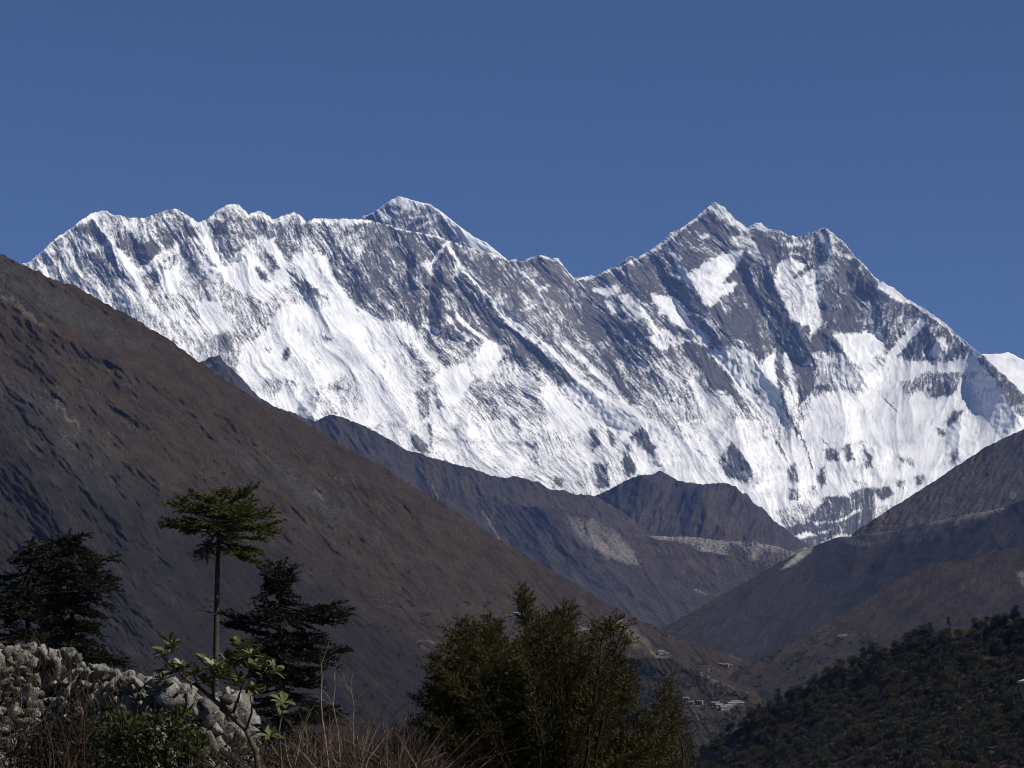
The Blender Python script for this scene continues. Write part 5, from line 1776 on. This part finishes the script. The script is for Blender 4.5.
def crown_quads(rng, H, Rr, kind, n, leaf):
    """leaf clumps gathered in uneven boughs around a stem"""
    nb = 13
    C = []
    for k in range(nb):
        t = (k + rng.random()) / nb
        if kind == 0:        # conifer, uneven tiers
            z = H * (.22 + .76 * t)
            rad = Rr * (1.05 - .92 * t) * rng.uniform(.55, 1.0)
        else:                # round, several lobes
            z = H * (.35 + .55 * rng.random())
            rad = Rr * math.sqrt(max(.05, 1 - ((z / H - .6) / .42) ** 2)) * rng.uniform(.3, .85)
        a = rng.random() * 6.28
        m_ = n // nb
        c = np.array([math.cos(a) * rad * .6, math.sin(a) * rad * .6, z])
        s = Rr * rng.uniform(.28, .5)
        C.append(c + rng.normal(size=(m_, 3)) * np.array([s, s, s * (.5 if kind == 0 else .7)]) * .62)
    C = np.concatenate(C)
    d = C - np.array([0, 0, H * .4])
    d = unit(d) + rng.normal(size=C.shape) * .7
    ln = leaf * (.6 + .8 * rng.random(len(C)))
    return leaves(C, d, ln, ln * .62, rng, 1.0), rng.random(len(C))


def wood_proto(i, kind, mat, H, Rr, n, leaf):
    rng = np.random.default_rng(200 + i)
    crown = Soup()
    q, t = crown_quads(rng, H, Rr, kind, n, leaf)
    crown.quads(q, t)
    tr = Soup()
    tr.tube([(0, 0, -1.5), (.1, 0, H * .4), (.05, .1, H * .85)], [.22, .16, .05], 5)
    return crown.mesh("crown", mat), tr.mesh("trunk", dark_bark)


PROTO = [wood_proto(0, 0, wood_dark, 8.5, 2.5, 860, .56), wood_proto(1, 0, wood_dark, 7.2, 2.2, 780, .52), wood_proto(2, 1, wood_dark, 6.4, 3.0, 900, .56), wood_proto(3, 1, wood_dark, 5.2, 2.6, 760, .52),
         wood_proto(4, 1, wood_olive, 5.6, 2.7, 780, .52), wood_proto(5, 1, wood_brown, 5.0, 2.6, 700, .5), wood_proto(6, 1, wood_brown, 3.6, 2.4, 600, .45)]
TEXT = ["dark green conifer standing in the wood on the near right-hand hill"] * 2 + ["round dark green tree crowded in the wood on the near right-hand hill"] * 2 + \
       ["olive green bushy tree in the wood on the near right-hand hill"] + ["brown leafless-looking bushy tree in the wood on the near right-hand hill"] * 2
NAMEW = ["conifer_tree"] * 2 + ["broadleaf_tree"] * 5
GRP = ["conifers of the right-hand wood"] * 2 + ["round trees of the right-hand wood"] * 2 + ["olive trees of the right-hand wood"] + ["brown trees of the right-hand wood"] * 2
rf = np.random.default_rng(141)
spots = []
y = 600.0
while y < 800:
    x = 655.0 + rf.uniform(0, 6)
    while x < 1100:
        cx, cy = x + rf.normal() * 3, y + rf.normal() * 2
        i = int(np.clip(np.searchsorted(L10.px, cx), 0, len(L10.px) - 1))
        if cy > L10.C[i] - .3 and not (935 < cx < 985 and L10.C[i] < cy < L10.C[i] + 7):
            spots.append((cx, cy, L10.where(cx, cy)))
        x += 8.3
    y += 4.5
spots.sort(key=lambda s: s[2] if 0 < s[0] < 1030 and s[1] < 782 else 1e6 + s[2])
far_soup = {}
for n_, (x, y, D) in enumerate(spots):
    patch = noise(x / 40, y / 22, 151) + .35 * rf.normal()
    low = (y - 690) / 90
    if patch > .30 - .18 * low:
        k = rf.choice([4, 5, 6, 5])
    else:
        k = rf.choice([0, 1, 2, 2, 3, 3, 2, 3, 4])
    s = rf.uniform(.58, .98) * (D / 1000) ** .4
    p = AT(x, y, D)
    if n_ < 300:
        r = empty(NAMEW[k], p, TEXT[k], "tree", GRP[k])
        r.rotation_euler = (0, 0, rf.random() * 6.28)
        r.scale = (s, s, s)
        add_obj("crown", PROTO[k][0], r)
        add_obj("trunk", PROTO[k][1], r)
    else:
        mt = PROTO[k][0].materials[0]
        so = far_soup.setdefault(mt.name, (mt, Soup()))[1]
        me = PROTO[k][0]
        co = np.empty(len(me.vertices) * 3, np.float32)
        me.vertices.foreach_get("co", co)
        a = rf.random() * 6.28
        rot = np.array([[math.cos(a), -math.sin(a), 0], [math.sin(a), math.cos(a), 0], [0, 0, 1]])
        q = (co.reshape(-1, 3) * s) @ rot.T + np.array(p)
        so.quads(q.reshape(-1, 4, 3), rf.random(len(q) // 4))
vv, ff, tt, mi = [], [], [], []
off = 0
far_me = bpy.data.meshes.new("wood")
for i, (nm, (mt, so)) in enumerate(far_soup.items()):
    v = np.concatenate(so.v)
    f = np.concatenate(so.f) + off
    off += len(v)
    vv.append(v)
    ff.append(f)
    tt.append(np.concatenate(so.tint))
    mi.append(np.full(len(f), i, np.int32))
    far_me.materials.append(mt)
fill_mesh(far_me, np.concatenate(vv), np.concatenate(ff))
a = far_me.attributes.new("tint", 'FLOAT', 'FACE')
a.data.foreach_set("value", np.concatenate(tt).astype(np.float32))
far_me.polygons.foreach_set("material_index", np.concatenate(mi))
o = add_obj("wood", far_me)
o["kind"] = "stuff"

# scrub on the lower valley sides
rs = np.random.default_rng(161)
sc_ = Soup()


def scrub(land, x0, x1, y0, y1, n, size, seed, thr=-.1):
    for _ in range(n):
        x, y = rs.uniform(x0, x1), rs.uniform(y0, y1)
        i = int(np.clip(np.searchsorted(land.px, x), 0, len(land.px) - 1))
        if y < land.C[i] + 1 or noise(x / 22, y / 12, seed) < thr:
            continue
        p = np.array(land.point(x, y))
        s = size * rs.uniform(.5, 1.3)
        m_ = 34
        C = p + rs.normal(size=(m_, 3)) * np.array([s, s, s * .7]) * .45 + np.array([0, 0, s * .4])
        ln = s * .5 * (.6 + .8 * rs.random(m_))
        sc_.quads(leaves(C, rs.normal(size=(m_, 3)), ln, ln * .7, rs, 1.0), rs.random(m_))


scrub(L9, 600, 760, 668, 775, 900, 4.2, 171)
scrub(L8, 340, 720, 600, 775, 700, 4.4, 172, .15)
scrub(L8, 0, 420, 470, 700, 420, 4.0, 173, .2)
scrub(L7, 700, 900, 640, 740, 500, 5.0, 174, .0)
o = add_obj("scrub", sc_.mesh("scrub", wood_dark))
o["kind"] = "stuff"
